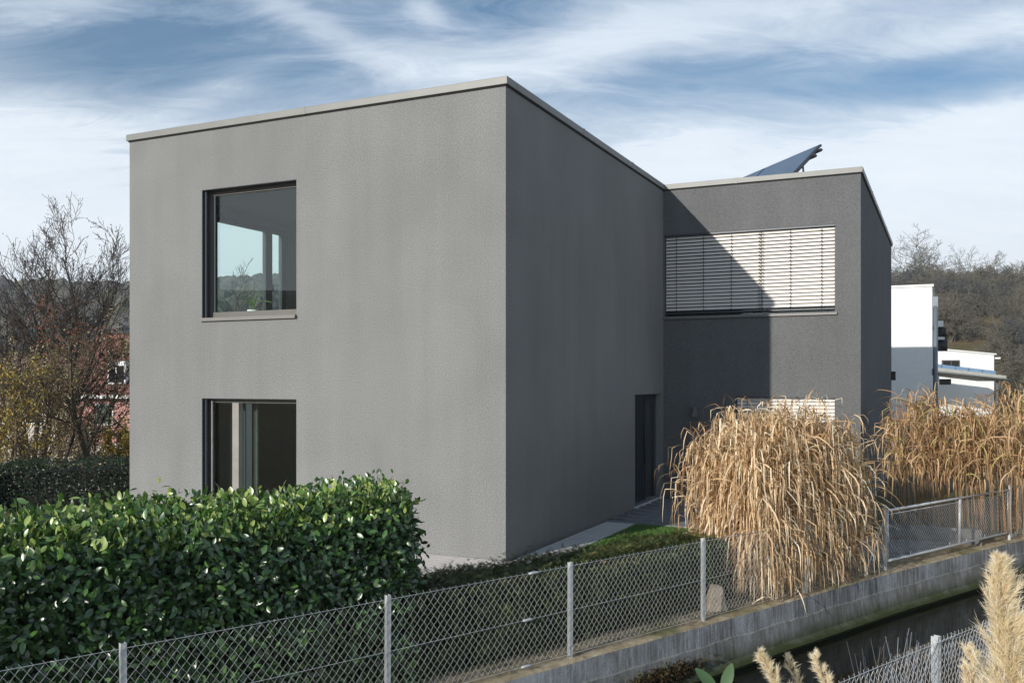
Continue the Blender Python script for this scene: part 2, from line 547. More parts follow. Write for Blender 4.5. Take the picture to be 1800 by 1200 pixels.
def big_mesh(name, V, F, mat, tone=None, smooth=True):
    """V (n,3) float, F (m,k) int, tone (m,) per face"""
    me = bpy.data.meshes.new(name)
    me.vertices.add(len(V))
    me.vertices.foreach_set('co', V.astype(np.float32).ravel())
    m, k = F.shape
    me.loops.add(m * k)
    me.loops.foreach_set('vertex_index', F.astype(np.int32).ravel())
    me.polygons.add(m)
    me.polygons.foreach_set('loop_start', np.arange(0, m * k, k, dtype=np.int32))
    me.polygons.foreach_set('loop_total', np.full(m, k, dtype=np.int32))
    me.polygons.foreach_set('use_smooth', np.full(m, smooth))
    me.update(calc_edges=True)
    if tone is not None:
        a = me.attributes.new('tone', 'FLOAT', 'FACE')
        a.data.foreach_set('value', tone.astype(np.float32))
    if mat:
        me.materials.append(mat)
    return me


def frames(normals, ups, rng, roll=0.0):
    """per instance 3x3 with columns (side, along, normal)"""
    n = normals / np.linalg.norm(normals, axis=1, keepdims=True)
    a = ups - (ups * n).sum(1, keepdims=True) * n
    a /= np.linalg.norm(a, axis=1, keepdims=True) + 1e-9
    s = np.cross(a, n)
    return np.stack([s, a, n], axis=2)


def instance(TV, TF, Rm, pos, scale):
    n = len(pos)
    V = np.einsum('nij,vj->nvi', Rm, TV) * scale[:, None, None] + pos[:, None, :]
    F = TF[None, :, :] + (np.arange(n) * len(TV))[:, None, None]
    return V.reshape(-1, 3), F.reshape(-1, TF.shape[1])


def leaf_template(w=0.42, fold=0.12, curl=0.18, seg=4):
    """unit-length pointed oval leaf, folded at the midrib, curling down at the tip"""
    vs = []
    for i in range(seg + 1):
        t = i / seg
        hw = w * 0.5 * math.sin(math.pi * min(1, t * 0.94 + 0.03)) ** 0.75
        z = -curl * t * t
        vs += [(-hw, t, z + fold * hw * 2), (0, t, z), (hw, t, z + fold * hw * 2)]
    fs = []
    for i in range(seg):
        k = i * 3
        fs += [(k, k + 1, k + 4, k + 3), (k + 1, k + 2, k + 5, k + 4)]
    return np.array(vs), np.array(fs)


def house_pt(X, Y, Z=0.0):
    """house frame -> site frame"""
    c, s = math.cos(HR), math.sin(HR)
    return Vector((HX + X * c - Y * s, HY + X * s + Y * c, Z))


HX, HY, HR = -0.085, 12.6, R(-25.2)
A0 = Vector((0.616, 9.82))
E1 = Vector((0.755, 0.656)).normalized()
E2 = Vector((0.778, 0.629)).normalized()
NN = Vector((-0.656, 0.755)).normalized()
U1 = 6.82


def ch(u, v, z=0.0):
    """channel frame: u along the far fence, v away from the water"""
    p = A0 + (E1 * u if u <= U1 else E1 * U1 + E2 * (u - U1)) + NN * v
    return Vector((p.x, p.y, z))


def sstep(a, b, x):
    t = min(1, max(0, (x - a) / (b - a)))
    return t * t * (3 - 2 * t)


# ================================================================== SETTING
def to_house(x, y):
    dx, dy = x - HX, y - HY
    c, s = math.cos(-HR), math.sin(-HR)
    return dx * c - dy * s, dx * s + dy * c


def ground_h(x, y):
    p = Vector((x, y)) - A0
    v = p.dot(NN)
    X, Y = to_house(x, y)
    h = -0.47 + 0.44 * sstep(1.15, 1.7, v)
    ramp = sstep(1.9, 3.6, X)
    h = h * (1 - ramp) + -0.47 * ramp if Y < 7.2 else h * (1 - ramp) + -0.25 * ramp
    if y > 24:
        h -= 1.2 * sstep(24, 40, y) * sstep(-2, -14, x)
    # wooded slope at the right
    r = math.hypot(x, y)
    side = sstep(0.10, 0.34, x / max(y, 1))
    h += side * (14.6 * sstep(58, 158, r) + 1.2 * math.sin(x * 0.05) * sstep(80, 130, r))
    # distant hill behind and to the left
    h += (1 - side) * 54.0 * sstep(170, 460, r) * (0.86 + 0.10 * math.sin(x * 0.011 + 1.0) + 0.03 * math.sin(x * 0.05))
    return h


us = sorted(set([round(t, 3) for t in np.linspace(-12, 20, 129)] + [-700, -500, -350, -250, -180, -130, -95, -70, -50, -35, -25, -18, -14]
                + [23, 27, 32, 38, 46, 56, 68, 82, 100, 125, 155, 200, 270, 360, 500, 700]))
vs_ = [0.22] + [round(t, 3) for t in np.arange(0.4, 14, 0.25)] + [15, 17, 20, 23, 27, 32, 37, 43, 50, 58, 66, 75, 85, 95, 105, 117, 130, 145, 160, 180, 205,
                                                             235, 270, 310, 350, 400, 450, 520, 620, 800]
gv = []
for v in vs_:
    for u in us:
        p = ch(u, v)
        gv.append((p.x, p.y, ground_h(p.x, p.y) if v > 0.3 else -0.475))
nu = len(us)
gf = [(j * nu + i, j * nu + i + 1, (j + 1) * nu + i + 1, (j + 1) * nu + i) for j in range(len(vs_) - 1) for i in range(nu - 1)]
g = big_mesh('ground', np.array(gv), np.array(gf), M['soil'])
g.materials.append(M['hill'])
g.materials.append(M['hillfar'])
mi = []
for f in gf:
    c = gv[f[0]]
    r = math.hypot(c[0], c[1])
    mi.append(2 if (r > 165 and c[0] / max(c[1], 1) < 0.25) else (1 if r > 45 else 0))
g.polygons.foreach_set('material_index', mi)
tag(put('ground', g), kind='structure')

# channel wall: earth covered top, upper face, protruding lower face
upts = [u for u in np.arange(-20, 40, 0.10)]


def wob(u, k):
    return noise.noise(Vector((u * 1.7, k, 0))) * 0.6 + noise.noise(Vector((u * 6.1, k, 3))) * 0.4


def strip(name, prof, mat, kind='structure', parent=None):
    """prof(u) -> list of (v, z)"""
    vs = []
    for u in upts:
        for v, z in prof(u):
            vs.append(tuple(ch(u, v, z)))
    n = len(prof(0))
    fs = [(i * n + j, (i + 1) * n + j, (i + 1) * n + j + 1, i * n + j + 1) for i in range(len(upts) - 1) for j in range(n - 1)]
    o = put(name, big_mesh(name, np.array(vs), np.array(fs), mat, smooth=False), parent)
    if kind:
        tag(o, kind=kind)
    return o


strip('channel_wall_top', lambda u: [(0.42, -0.462 + 0.01 * wob(u, 9)), (0.15, -0.462 + 0.015 * wob(u, 2)), (0.0, -0.478 + 0.008 * wob(u, 4)), (-0.085, -0.484), (-0.10 + 0.006 * wob(u, 5), -0.505 + 0.01 * wob(u, 1))], M['walltop'])
strip('channel_wall', lambda u: [(-0.10 + 0.006 * wob(u, 5), -0.505 + 0.01 * wob(u, 1)), (-0.104, -0.60), (-0.106, -0.735 + 0.035 * wob(u, 7) + 0.012 * wob(u * 3, 17))], M['conc_up'])
strip('channel_wall_base', lambda u: [(-0.106, -0.735 + 0.035 * wob(u, 7) + 0.012 * wob(u * 3, 17)), (-0.125 + 0.022 * wob(u * 2, 8), -0.75 + 0.03 * wob(u, 7) + 0.012 * wob(u * 3, 21)), (-0.14, -0.9), (-0.15, -1.0),
                                      (-0.20 + 0.02 * wob(u, 12), -1.04), (-0.22 + 0.02 * wob(u, 12), -1.08), (-0.17, -1.12), (-0.16, -1.6)], M['conc_lo'])
w = MB()
for ua, ub in ((-60, U1), (U1, 90)):
    w.quad(ch(ua, -0.1, -1.135), ch(ua, -4.3, -1.135), ch(ub, -4.3, -1.135), ch(ub, -0.1, -1.135))
tag(w.build('channel_water', M['water']), kind='structure')
nb = MB()
vsn = [-3.68, -3.70, -3.72, -4.0, -4.6, -6, -9, -14, -25, -60]
un = [-60, -30, -15, -8, -4, 0, 4, 8, 12, 16, 24, 40, 90]
zz = [-1.6, -0.6, -0.47, -0.45, -0.44, -0.42, -0.4, -0.4, -0.4, -0.4]
nv = [tuple(ch(u, v, z)) for v, z in zip(vsn, zz) for u in un]
nf = [(j * len(un) + i, j * len(un) + i + 1, (j + 1) * len(un) + i + 1, (j + 1) * len(un) + i)[::-1] for j in range(len(vsn) - 1) for i in range(len(un) - 1)]
nb.add(nv, nf)
tag(nb.build('near_bank', M['soil']), kind='structure')

# ================================================================== GREY HOUSE
house = tag(empty('grey_house', (HX, HY, 0), HR), 'large cubic house with rough grey render, flat roof and dark recessed windows', 'house')
ZT = 6.47
T = 0.24


def wall_mesh(axis, c0, inward, a0, a1, z0, z1, holes, th=T):
    """wall in plane axis=c0; a runs along the other axis; holes (a0,a1,z0,z1)"""
    As = sorted(set([a0, a1] + [h[0] for h in holes] + [h[1] for h in holes]))
    Zs = sorted(set([z0, z1] + [h[2] for h in holes] + [h[3] for h in holes]))
    m = MB()

    def P(a_, z_, dpt):
        return (a_, c0 + inward * dpt, z_) if axis == 'y' else (c0 + inward * dpt, a_, z_)

    def isin(a_, z_):
        return any(h[0] < a_ < h[1] and h[2] < z_ < h[3] for h in holes)
    for i in range(len(As) - 1):
        for j in range(len(Zs) - 1):
            if isin((As[i] + As[i + 1]) / 2, (Zs[j] + Zs[j + 1]) / 2):
                continue
            for dd in (0, th):
                m.quad(P(As[i], Zs[j], dd), P(As[i + 1], Zs[j], dd), P(As[i + 1], Zs[j + 1], dd), P(As[i], Zs[j + 1], dd))
    for (h0, h1, h2, h3) in holes:
        m.quad(P(h0, h2, 0), P(h0, h2, th), P(h0, h3, th), P(h0, h3, 0))
        m.quad(P(h1, h2, 0), P(h1, h2, th), P(h1, h3, th), P(h1, h3, 0))
        m.quad(P(h0, h3, 0), P(h1, h3, 0), P(h1, h3, th), P(h0, h3, th))
        m.quad(P(h0, h2, 0), P(h1, h2, 0), P(h1, h2, th), P(h0, h2, th))
    m.quad(P(a0, z1, 0), P(a1, z1, 0), P(a1, z1, th), P(a0, z1, th))
    return m


W0, W1 = -5.43, -3.54
wall_mesh('y', 0.0, 1, -7.03, 0.0, -0.5, ZT, [(W0, W1, 3.46, 5.52), (W0, W1, 0.0, 2.17)]).build('front_wall', M['stucco'], house)
wall_mesh('x', -7.03, 1, 0.0, 9.0, -0.5, ZT, [(0.9, 3.86, 3.46, 5.52)]).build('side_wall', M['stucco'], house)
wall_mesh('x', 0.0, -1, 0.0, 7.73, -0.5, ZT, [(5.76, 7.56, 0.03, 2.18)]).build('side_wall', M['stucco'], house)
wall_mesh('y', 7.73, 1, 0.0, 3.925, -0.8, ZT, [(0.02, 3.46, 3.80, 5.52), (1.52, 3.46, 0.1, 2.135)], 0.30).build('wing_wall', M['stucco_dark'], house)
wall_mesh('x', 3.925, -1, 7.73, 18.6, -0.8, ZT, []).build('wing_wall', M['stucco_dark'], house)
wall_mesh('y', 18.6, -1, -7.03, 3.925, -0.8, ZT, []).build('rear_wall', M['stucco'], house)
wall_mesh('x', -7.03, 1, 9.0, 18.6, -0.5, ZT, []).build('side_wall', M['stucco'], house)
MB().box(-6.78, -0.26, 0.26, 18.34, 6.12, 6.3).box(-0.259, 3.66, 8.05, 18.34, 6.12, 6.3).build('roof', M['roofing'], house)

# rooms: ceilings, floors, partitions
rm = MB()
rm.box(-6.79, -0.25, 0.245, 5.6, 5.72, 6.0)
rm.box(-6.79, -0.25, 0.245, 5.6, 2.40, 2.62)
rm.build('ceiling', M['plaster'], house)
MB().box(-6.79, -0.25, 0.245, 5.6, 2.66, 2.85).build('room_floor', M['floorwood'], house)
MB().box(-6.79, -0.25, 0.245, 5.6, -0.2, -0.02).build('room_floor', M['floorwood'], house)
pw = MB()
pw.box(-6.79, -0.25, 5.62, 5.74, -0.02, 6.0)
pw.box(-3.30, -3.18, 0.245, 5.6, 2.86, 5.71)
pw.box(-2.6, -2.48, 0.245, 5.6, -0.02, 2.39)
pw.build('room_wall', M['plaster'], house)
# ground-floor curtain hanging inside at the left of the window
cm = MB()
pts = []
for i in range(61):
    t = i / 60
    pts.append((-5.42 + t * 0.62, 0.62 + 0.035 * math.sin(t * 44) + 0.01 * math.sin(t * 17)))
for i in range(60):
    (x0, y0), (x1, y1) = pts[i], pts[i + 1]
    cm.quad((x0, y0, 0.03), (x1, y1, 0.03), (x1, y1, 2.3), (x0, y0, 2.3))
cm.build('curtain', simple('grey_curtain', (0.16, 0.17, 0.15), 0.95), house)


def window_front(z0, z1, kind):
    wf = MB()
    y0, y1 = 0.15, 0.22
    fr = 0.065
    wf.box(W0 + 0.002, W0 + fr, y0, y1, z0, z1)
    wf.box(W1 - fr * 0.55, W1 - 0.002, y0 + 0.03, y1, z0, z1)
    wf.box(W0 + fr, W1 - fr * 0.55, y0 + 0.02, y1, z0 + 0.002, z0 + 0.10)
    wf.box(W0 + fr, W1 - fr * 0.55, y0 + 0.02, y1, z1 - 0.07, z1 - 0.002)
    o = wf.build('window', M['frame'], house)
    if kind == 'up':
        s = MB()
        s.box(W0 + fr + 0.001, W0 + fr + 0.05, y0 + 0.03, y1 + 0.01, z0 + 0.10, z1 - 0.07)
        s.build('sash', M['frame_dark'], o)
        MB().box(W0 + fr + 0.05, W1 - fr * 0.55, 0.195, 0.205, z0 + 0.10, z1 - 0.07).build('pane', M['glass'], o)
    else:
        s = MB()
        s.box(W0 + 0.085, W0 + 0.105, 0.12, 0.14, z0 + 0.02, z1 - 0.03)   # guide rail
        s.box(-4.89, -4.76, 0.10, 0.22, z0 + 0.10, z1 - 0.07)
        s.build('mullion', simple('sunlit_window_metal', (0.24, 0.225, 0.205), 0.5), o)  # lighter copy of the window metal, sunlight put into the colour
        MB().box(-4.74, -4.60, 0.225, 0.27, z0 + 0.05, z1 - 0.02).build('sash', M['frame_dark'], o)
        MB().box(W0 + fr, -4.89, 0.19, 0.20, z0 + 0.10, z1 - 0.07).build('pane', M['glass'], o)
        MB().box(-4.76, W1 - fr * 0.55, 0.19, 0.20, z0 + 0.10, z1 - 0.07).build('pane', M['glass'], o)
    rl = MB()
    rl.box(W0 + 0.003, W0 + 0.008, 0.004, 0.15, z0 + 0.002, z1 - 0.002)
    rl.box(W0 + 0.008, W0 + 0.045, 0.05, 0.09, z0 + 0.002, z1 - 0.002)
    rl.box(W0 + 0.01, W1 - 0.003, 0.004, 0.17, z1 - 0.008, z1 - 0.003)
    rl.build('reveal_shade', M['frame_dark'], o)  # dark strips: shade of the left and top reveal painted in
    return o


wu = window_front(3.46, 5.52, 'up')
sl = MB()
sl.box(W0 - 0.02, W1 + 0.005, -0.045, 0.165, 3.430, 3.458)
sl.box(W0 - 0.02, W1 + 0.005, -0.050, -0.0455, 3.405, 3.457)
sl.build('sill', M['sill'], wu)
for i in range(4):
    x = W0 + 0.35 + i * 0.37
    MB().box(x, x + 0.012, 0.10, 0.115, 3.459, 3.466).build('screw', M['galv'], wu)
wl = window_front(0.0, 2.17, 'low')

# window in the left side wall, seen through the room
sw = MB()
for (y0, y1, z0, z1) in [(0.9, 3.86, 5.42, 5.518), (0.9, 3.86, 3.462, 3.55), (0.902, 0.98, 3.55, 5.42), (3.25, 3.44, 3.55, 5.42), (3.74, 3.858, 3.55, 5.42)]:
    sw.box(-6.95, -6.86, y0, y1, z0, z1)
swo = sw.build('window', M['frame_dark'], house)
MB().box(-6.91, -6.90, 0.98, 3.25, 3.55, 5.42).build('pane', M['glass'], swo)
MB().box(-6.91, -6.90, 3.44, 3.74, 3.55, 5.42).build('pane', M['glass'], swo)
MB().box(-6.855, -6.82, 3.42, 3.44, 4.25, 4.38).build('handle', M['black'], swo)

# copings
GJ = 0.004


def coping(x0, x1, y0, y1):
    m = MB()
    m.box(x0, x1, y0, y1, ZT + 0.012, ZT + 0.118)
    return m.build('coping', M['coping'], house, 0.006)


OV = 0.04
for x0, x1 in [(-7.07, -3.375 - GJ), (-3.375 + GJ, 0.04)]:
    coping(x0, x1, -OV, 0.28)
for y0, y1 in [(0.282, 2.915 - GJ), (2.915 + GJ, 5.52 - GJ), (5.52 + GJ, 7.73 - OV - 0.002)]:
    coping(-0.28, OV, y0, y1)
for x0, x1 in [(-0.28, 1.535 - GJ), (1.535 + GJ, 3.965)]:
    coping(x0, x1, 7.73 - OV, 8.0)
yy = [8.002, 10.4, 13.0, 15.6, 18.64]
for i in range(4):
    coping(3.64, 3.965, yy[i] + (GJ if i else 0), yy[i + 1] - GJ)
yy = [0.282, 3.1, 6.2, 9.3, 12.4, 15.5, 18.64]
for i in range(6):
    coping(-7.07, -6.75, yy[i] + (GJ if i else 0), yy[i + 1] - GJ)
coping(-6.748, 3.638, 18.34, 18.64)
# joint covers over the seams
JC = [(-3.405, -3.345, -OV - 0.004, 0.284, ZT + 0.01, ZT + 0.123), (1.505, 1.565, 7.73 - OV - 0.004, 8.004, ZT + 0.01, ZT + 0.123)]
JC += [(-0.284, OV + 0.004, y - 0.025, y + 0.025, ZT + 0.01, ZT + 0.127) for y in (2.915, 5.52)]
JC += [(3.636, 3.969, y - 0.025, y + 0.025, ZT + 0.01, ZT + 0.135) for y in (10.4, 13.0, 15.6)]
for j_ in JC:
    MB().box(*j_).build('coping_joint', M['coping'], house)
sg = MB()      # near-black strip: the shade under the coping put into its colour
sg.box(-7.045, 0.012, -0.012, 0.1, ZT - 0.008, ZT + 0.011)
sg.box(-0.1, 0.012, 0.101, 7.71, ZT - 0.008, ZT + 0.011)
sg.box(0.013, 3.94, 7.716, 7.85, ZT - 0.008, ZT + 0.011)
sg.box(3.8, 3.94, 7.851, 18.6, ZT - 0.008, ZT + 0.011)
sg.build('coping_shade', M['gap'], house)


# external venetian blinds
def blind(x0, x1, z0, z1, splits, cords, parent):
    bd = MB()
    bd.box(x0 + 0.002, x1 - 0.002, 7.74, 7.86, z1 - 0.032, z1 - 0.002)      # head box
    bd.box(x0 + 0.002, x0 + 0.018, 7.80, 7.86, z0, z1 - 0.033)
    bd.box(x1 - 0.018, x1 - 0.002, 7.80, 7.86, z0, z1 - 0.033)
    bo = bd.build('window_blind', M['darkmetal'], parent)
    pitch = 0.0712
    edges = [x0 + 0.022] + [e for s in splits for e in (s - 0.008, s + 0.008)] + [x1 - 0.022]
    for k in range(0, len(edges), 2):
        L0, L1 = edges[k], edges[k + 1]
        prof = []
        for i in range(5):
            t = i / 4 - 0.5
            prof.append((0.075 * 0.62 * (t + 0.5) + 0.006 * (1 - 4 * t * t), 0.075 * 0.76 * t))
        s = MB()
        # slat leans: lower edge outwards
        vs = []
        for (yy_, zz_) in prof:
            vs += [(L0, yy_, zz_), (L1, yy_, zz_)]
        s.add(vs, [(2 * i, 2 * i + 1, 2 * i + 3, 2 * i + 2) for i in range(4)], True)
        me = s.mesh('slat', M['slat'])
        z = z1 - 0.032 - 0.04
        while z > z0 + 0.11:
            put('slat', me, bo, (0, 7.775, z + random.uniform(-0.0012, 0.0012)), (random.uniform(-0.02, 0.02), 0, 0))
            z -= pitch
        br = MB().box(L0, L1, 7.77, 7.83, z0 + 0.055, z0 + 0.085)
        br.build('bottom_rail', M['frame_dark'], bo)
    cd = MB()
    for x in cords:
        cd.box(x - 0.0025, x + 0.0025, 7.757, 7.762, z0 + 0.06, z1 - 0.03)
        z = z1 - 0.10
        while z > z0 + 0.1:
            cd.box(x - 0.008, x + 0.008, 7.753, 7.768, z - 0.012, z + 0.012)
            z -= pitch
    cd.build('ladder_cord', M['cord'], bo)
    bk = MB().box(x0 + 0.002, x1 - 0.002, 7.95, 7.97, z0, z1)
    bk.build('pane', M['glass'], bo)
    MB().box(x0 + 0.002, x1 - 0.002, 7.99, 8.02, z0, z1).build('room_shade', M['gap'], bo)  # near-black sheet: darkness of the unlit room put into its colour
    slx = MB()
    slx.box(x0, x1 + 0.03, 7.685, 7.95, z0 - 0.035, z0 - 0.006)
    slx.box(x0, x1 + 0.03, 7.680, 7.6845, z0 - 0.055, z0 - 0.006)
    slx.build('sill', M['sill'], bo)


random.seed(5)
blind(0.02, 3.46, 3.80, 5.52, [2.02], [0.277, 0.849, 1.424, 1.985, 2.058, 2.60, 3.197], house)
blind(1.52, 3.46, 0.10, 2.135, [], [1.75, 2.35, 2.62, 3.25], house)

# entrance door in the shaded side
dr = MB()
dr.box(-0.19, -0.12, 5.762, 5.83, 0.032, 2.178)
dr.box(-0.19, -0.12, 7.49, 7.558, 0.032, 2.178)
dr.box(-0.19, -0.12, 5.83, 7.49, 2.10, 2.178)
do = dr.build('door', M['frame_dark'], house)
MB().box(-0.18, -0.14, 5.83, 6.78, 0.04, 2.10).build('door_leaf', M['darkmetal'], do)
fl = MB()
for y in (5.95, 6.12, 6.29, 6.46, 6.63):
    fl.box(-0.1395, -0.128, y, y + 0.11, 0.10, 2.04)
fl.build('door_panel', M['frame_dark'], do)
MB().box(-0.19, -0.12, 6.78, 6.85, 0.04, 2.10).build('mullion', M['frame_dark'], do)
MB().box(-0.17, -0.16, 6.85, 7.49, 0.04, 2.10).build('pane', M['glass'], do)
MB().box(-0.23, -0.21, 5.8, 7.52, 0.035, 2.15).build('room_shade', M['gap'], do)  # black sheet stands in for the dark interior behind the door glass
h = MB()
h.tube([(-0.11, 6.70, 0.75), (-0.085, 6.70, 0.77), (-0.085, 6.70, 1.55), (-0.11, 6.70, 1.57)], 0.014, 8)
h.build('handle', M['frame_dark'], do)
MB().box(-0.12, 0.03, 5.70, 7.60, -0.02, 0.028).build('doorstep', M['slab_light'], house)

# wall lamps
lp = MB()
lp.box(0.66, 0.74, 7.70, 7.729, 1.74, 1.90)
lo = lp.build('wall_lamp', M['black'], house)
l2 = MB()
l2.add([(0.645, 7.60, 1.70), (0.755, 7.60, 1.70), (0.755, 7.70, 1.70), (0.645, 7.70, 1.70),
        (0.665, 7.62, 1.90), (0.735, 7.62, 1.90), (0.735, 7.70, 1.90), (0.665, 7.70, 1.90)],
       [(0, 3, 2, 1), (4, 5, 6, 7), (0, 1, 5, 4), (1, 2, 6, 5), (3, 0, 4, 7), (2, 3, 7, 6)])
l2.build('lamp_shade', simple('lamp_grey', (0.14, 0.14, 0.14), 0.5), lo)
fl = MB()
fl.box(3.927, 4.05, 18.3, 18.5, 2.46, 2.72)
fo = fl.build('wall_lamp', M['black'], house)
MB().box(3.95, 4.03, 18.29, 18.3, 2.5, 2.68).build('lamp_glass', M['glass'], fo)

# ------------------------------------------------------------------ solar panels on the wing roof
sa = tag(empty('solar_array', (7.01, 21.0, 6.31)), 'two tilted blue-grey solar panels on a metal rack on the flat roof of the wing', 'solar panel')
ridge = Vector((-0.255, 0.967, 0)).normalized()
down = Vector((-0.685, -0.18, -0.707)).normalized()
nrm = ridge.cross(down).normalized()
if nrm.z < 0:
    nrm = -nrm
top = Vector((0, 0, 7.82 - 6.31))


def pbox(o0, l1, l2, t0, t1, a0=0.0, b0=0.0):
    m = MB()
    vs = [o0 + ridge * a_ + down * b_ + nrm * t_ for t_ in (t0, t1) for b_ in (b0, l2) for a_ in (a0, l1)]
    m.add(vs, [(0, 2, 3, 1), (4, 5, 7, 6), (0, 1, 5, 4), (2, 6, 7, 3), (0, 4, 6, 2), (1, 3, 7, 5)])
    return m


for k in range(2):
    o0 = top + ridge * (2.43 * k)
    p = pbox(o0, 2.41, 2.0, -0.05, -0.004)
    po = p.build('panel', M['darkmetal'], sa)
    pbox(o0, 2.37, 1.96, -0.0035, 0.004, 0.04, 0.04).build('pane', M['pv'], po)
rk = MB()
for bb in (0.12, 0.32, 1.5):
    for t_ in (-0.10,):
        rk.v += []
        q = pbox(top - ridge * 0.10, 5.0, bb + 0.05, -0.11, -0.052, 0, bb)
        rk.add(q.v, q.f)
rk.build('rail', M['darkmetal'], sa)
for a_ in (0.35, 2.45, 4.5):
    s = MB()
    p0 = top + ridge * a_ + down * 0.45 - nrm * 0.11
    p1 = Vector((p0.x + 0.10, p0.y + 0.02, 0.0))
    s.tube([p0, p1], 0.025, 6)
    s.build('strut', M['galv'], sa)
    s = MB()
    s.tube([top + ridge * a_ + down * 0.05 - nrm * 0.13, top + ridge * a_ + down * 2.0 - nrm * 0.13], 0.03, 4)
    s.build('support_beam', M['frame_dark'], sa)

# ------------------------------------------------------------------ paving around the house
dk = tag(empty('terrace_deck', tuple(house_pt(-3.5, -1.5, 0)), HR), kind='structure')
bm = MB().box(-3.6, 3.65, -0.068, 0.068, -0.03, -0.002).mesh('deck_board', M['board'])
for i in range(16):
    put('deck_board', bm, dk, (random.uniform(-0.01, 0.01), 1.42 - i * 0.142, random.uniform(-0.002, 0.002)))
pa = tag(empty('garden_path', tuple(house_pt(0.3, 0, 0)), HR), kind='structure')
sm_ = MB().box(-0.255, 0.265, -0.497, 0.497, -0.06, 0.0)
sm_ = sm_.mesh('paving_slab', M['slab_light'])
for i in range(5):
    put('paving_slab', sm_, pa, (0.01, -0.5 + i * 1.0, -0.004 + random.uniform(-0.003, 0.003)))
yd = tag(empty('paved_yard', tuple(house_pt(2, 5, 0)), HR), kind='structure')
setts = [MB().box(-0.295, 0.295, -0.095, 0.095, -0.06, 0.0).mesh('paving_slab', M['slab']) for _ in range(2)]
cnt = 0
for j in range(18):
    Y = 4.02 + j * 0.2
    if Y > 7.6:
        break
    for i in range(16):
        X = 0.32 + i * 0.6 + (0.3 if j % 2 else 0)
        if X > 9.2 or cnt > 298 or Y > 6.95 and X > 3.4:
            continue
        p = house_pt(X, Y)
        v = (Vector((p.x, p.y)) - A0).dot(NN)
        if v < 0.42:
            continue
        r0 = ground_h(p.x, p.y) + 0.035
        sl_ = (sstep(1.9, 3.6, X + 0.1) - sstep(1.9, 3.6, X - 0.1)) / 0.2 * -0.45
        put('paving_slab', setts[cnt % 2], yd, (X - 2, Y - 5, r0 + random.uniform(-0.003, 0.003)), (0, -math.atan(sl_), 0))
        cnt += 1
jb = MB()
for i in range(24):
    pass
# yard triangle close to the gate, lower level
for j in range(14):
    Y = 4.0 - j * 0.2 - 0.18
    for i in range(12):
        X = 3.3 + i * 0.6 + (0.3 if j % 2 else 0)
        p = house_pt(X, Y)
        v = (Vector((p.x, p.y)) - A0).dot(NN)
        if v < 0.42 or X > 6.3 or cnt > 298:
            continue
        put('paving_slab', setts[cnt % 2], yd, (X - 2, Y - 5, ground_h(p.x, p.y) + 0.035 + random.uniform(-0.003, 0.003)))
        cnt += 1

kb = MB()
kb.box(4.45, 6.0, 7.0, 7.14, -0.75, -0.19)
ko = kb.build('kerb_wall', M['kerb'], None, 0.012)
ko.location = (HX, HY, 0)
ko.rotation_euler = (0, 0, HR)
tag(ko, 'low grey concrete kerb edging the bed of tall dry reeds behind the gate', 'kerb')

# ------------------------------------------------------------------ foliage generators


def scatter_quads(rng, corners, n, jit):
    """points on bilinear patch, with the outward normal"""
    a, b, c, d = [np.array(q, float) for q in corners]
    s = rng.random(n)[:, None]
    t = rng.random(n)[:, None]
    p = a * (1 - s) * (1 - t) + b * s * (1 - t) + c * s * t + d * (1 - s) * t
    nr = np.cross(b - a, d - a)
    nr /= np.linalg.norm(nr)
    p = p + nr * (rng.normal(0, jit, n)[:, None] - jit * 0.4)
    return p, np.tile(nr, (n, 1))


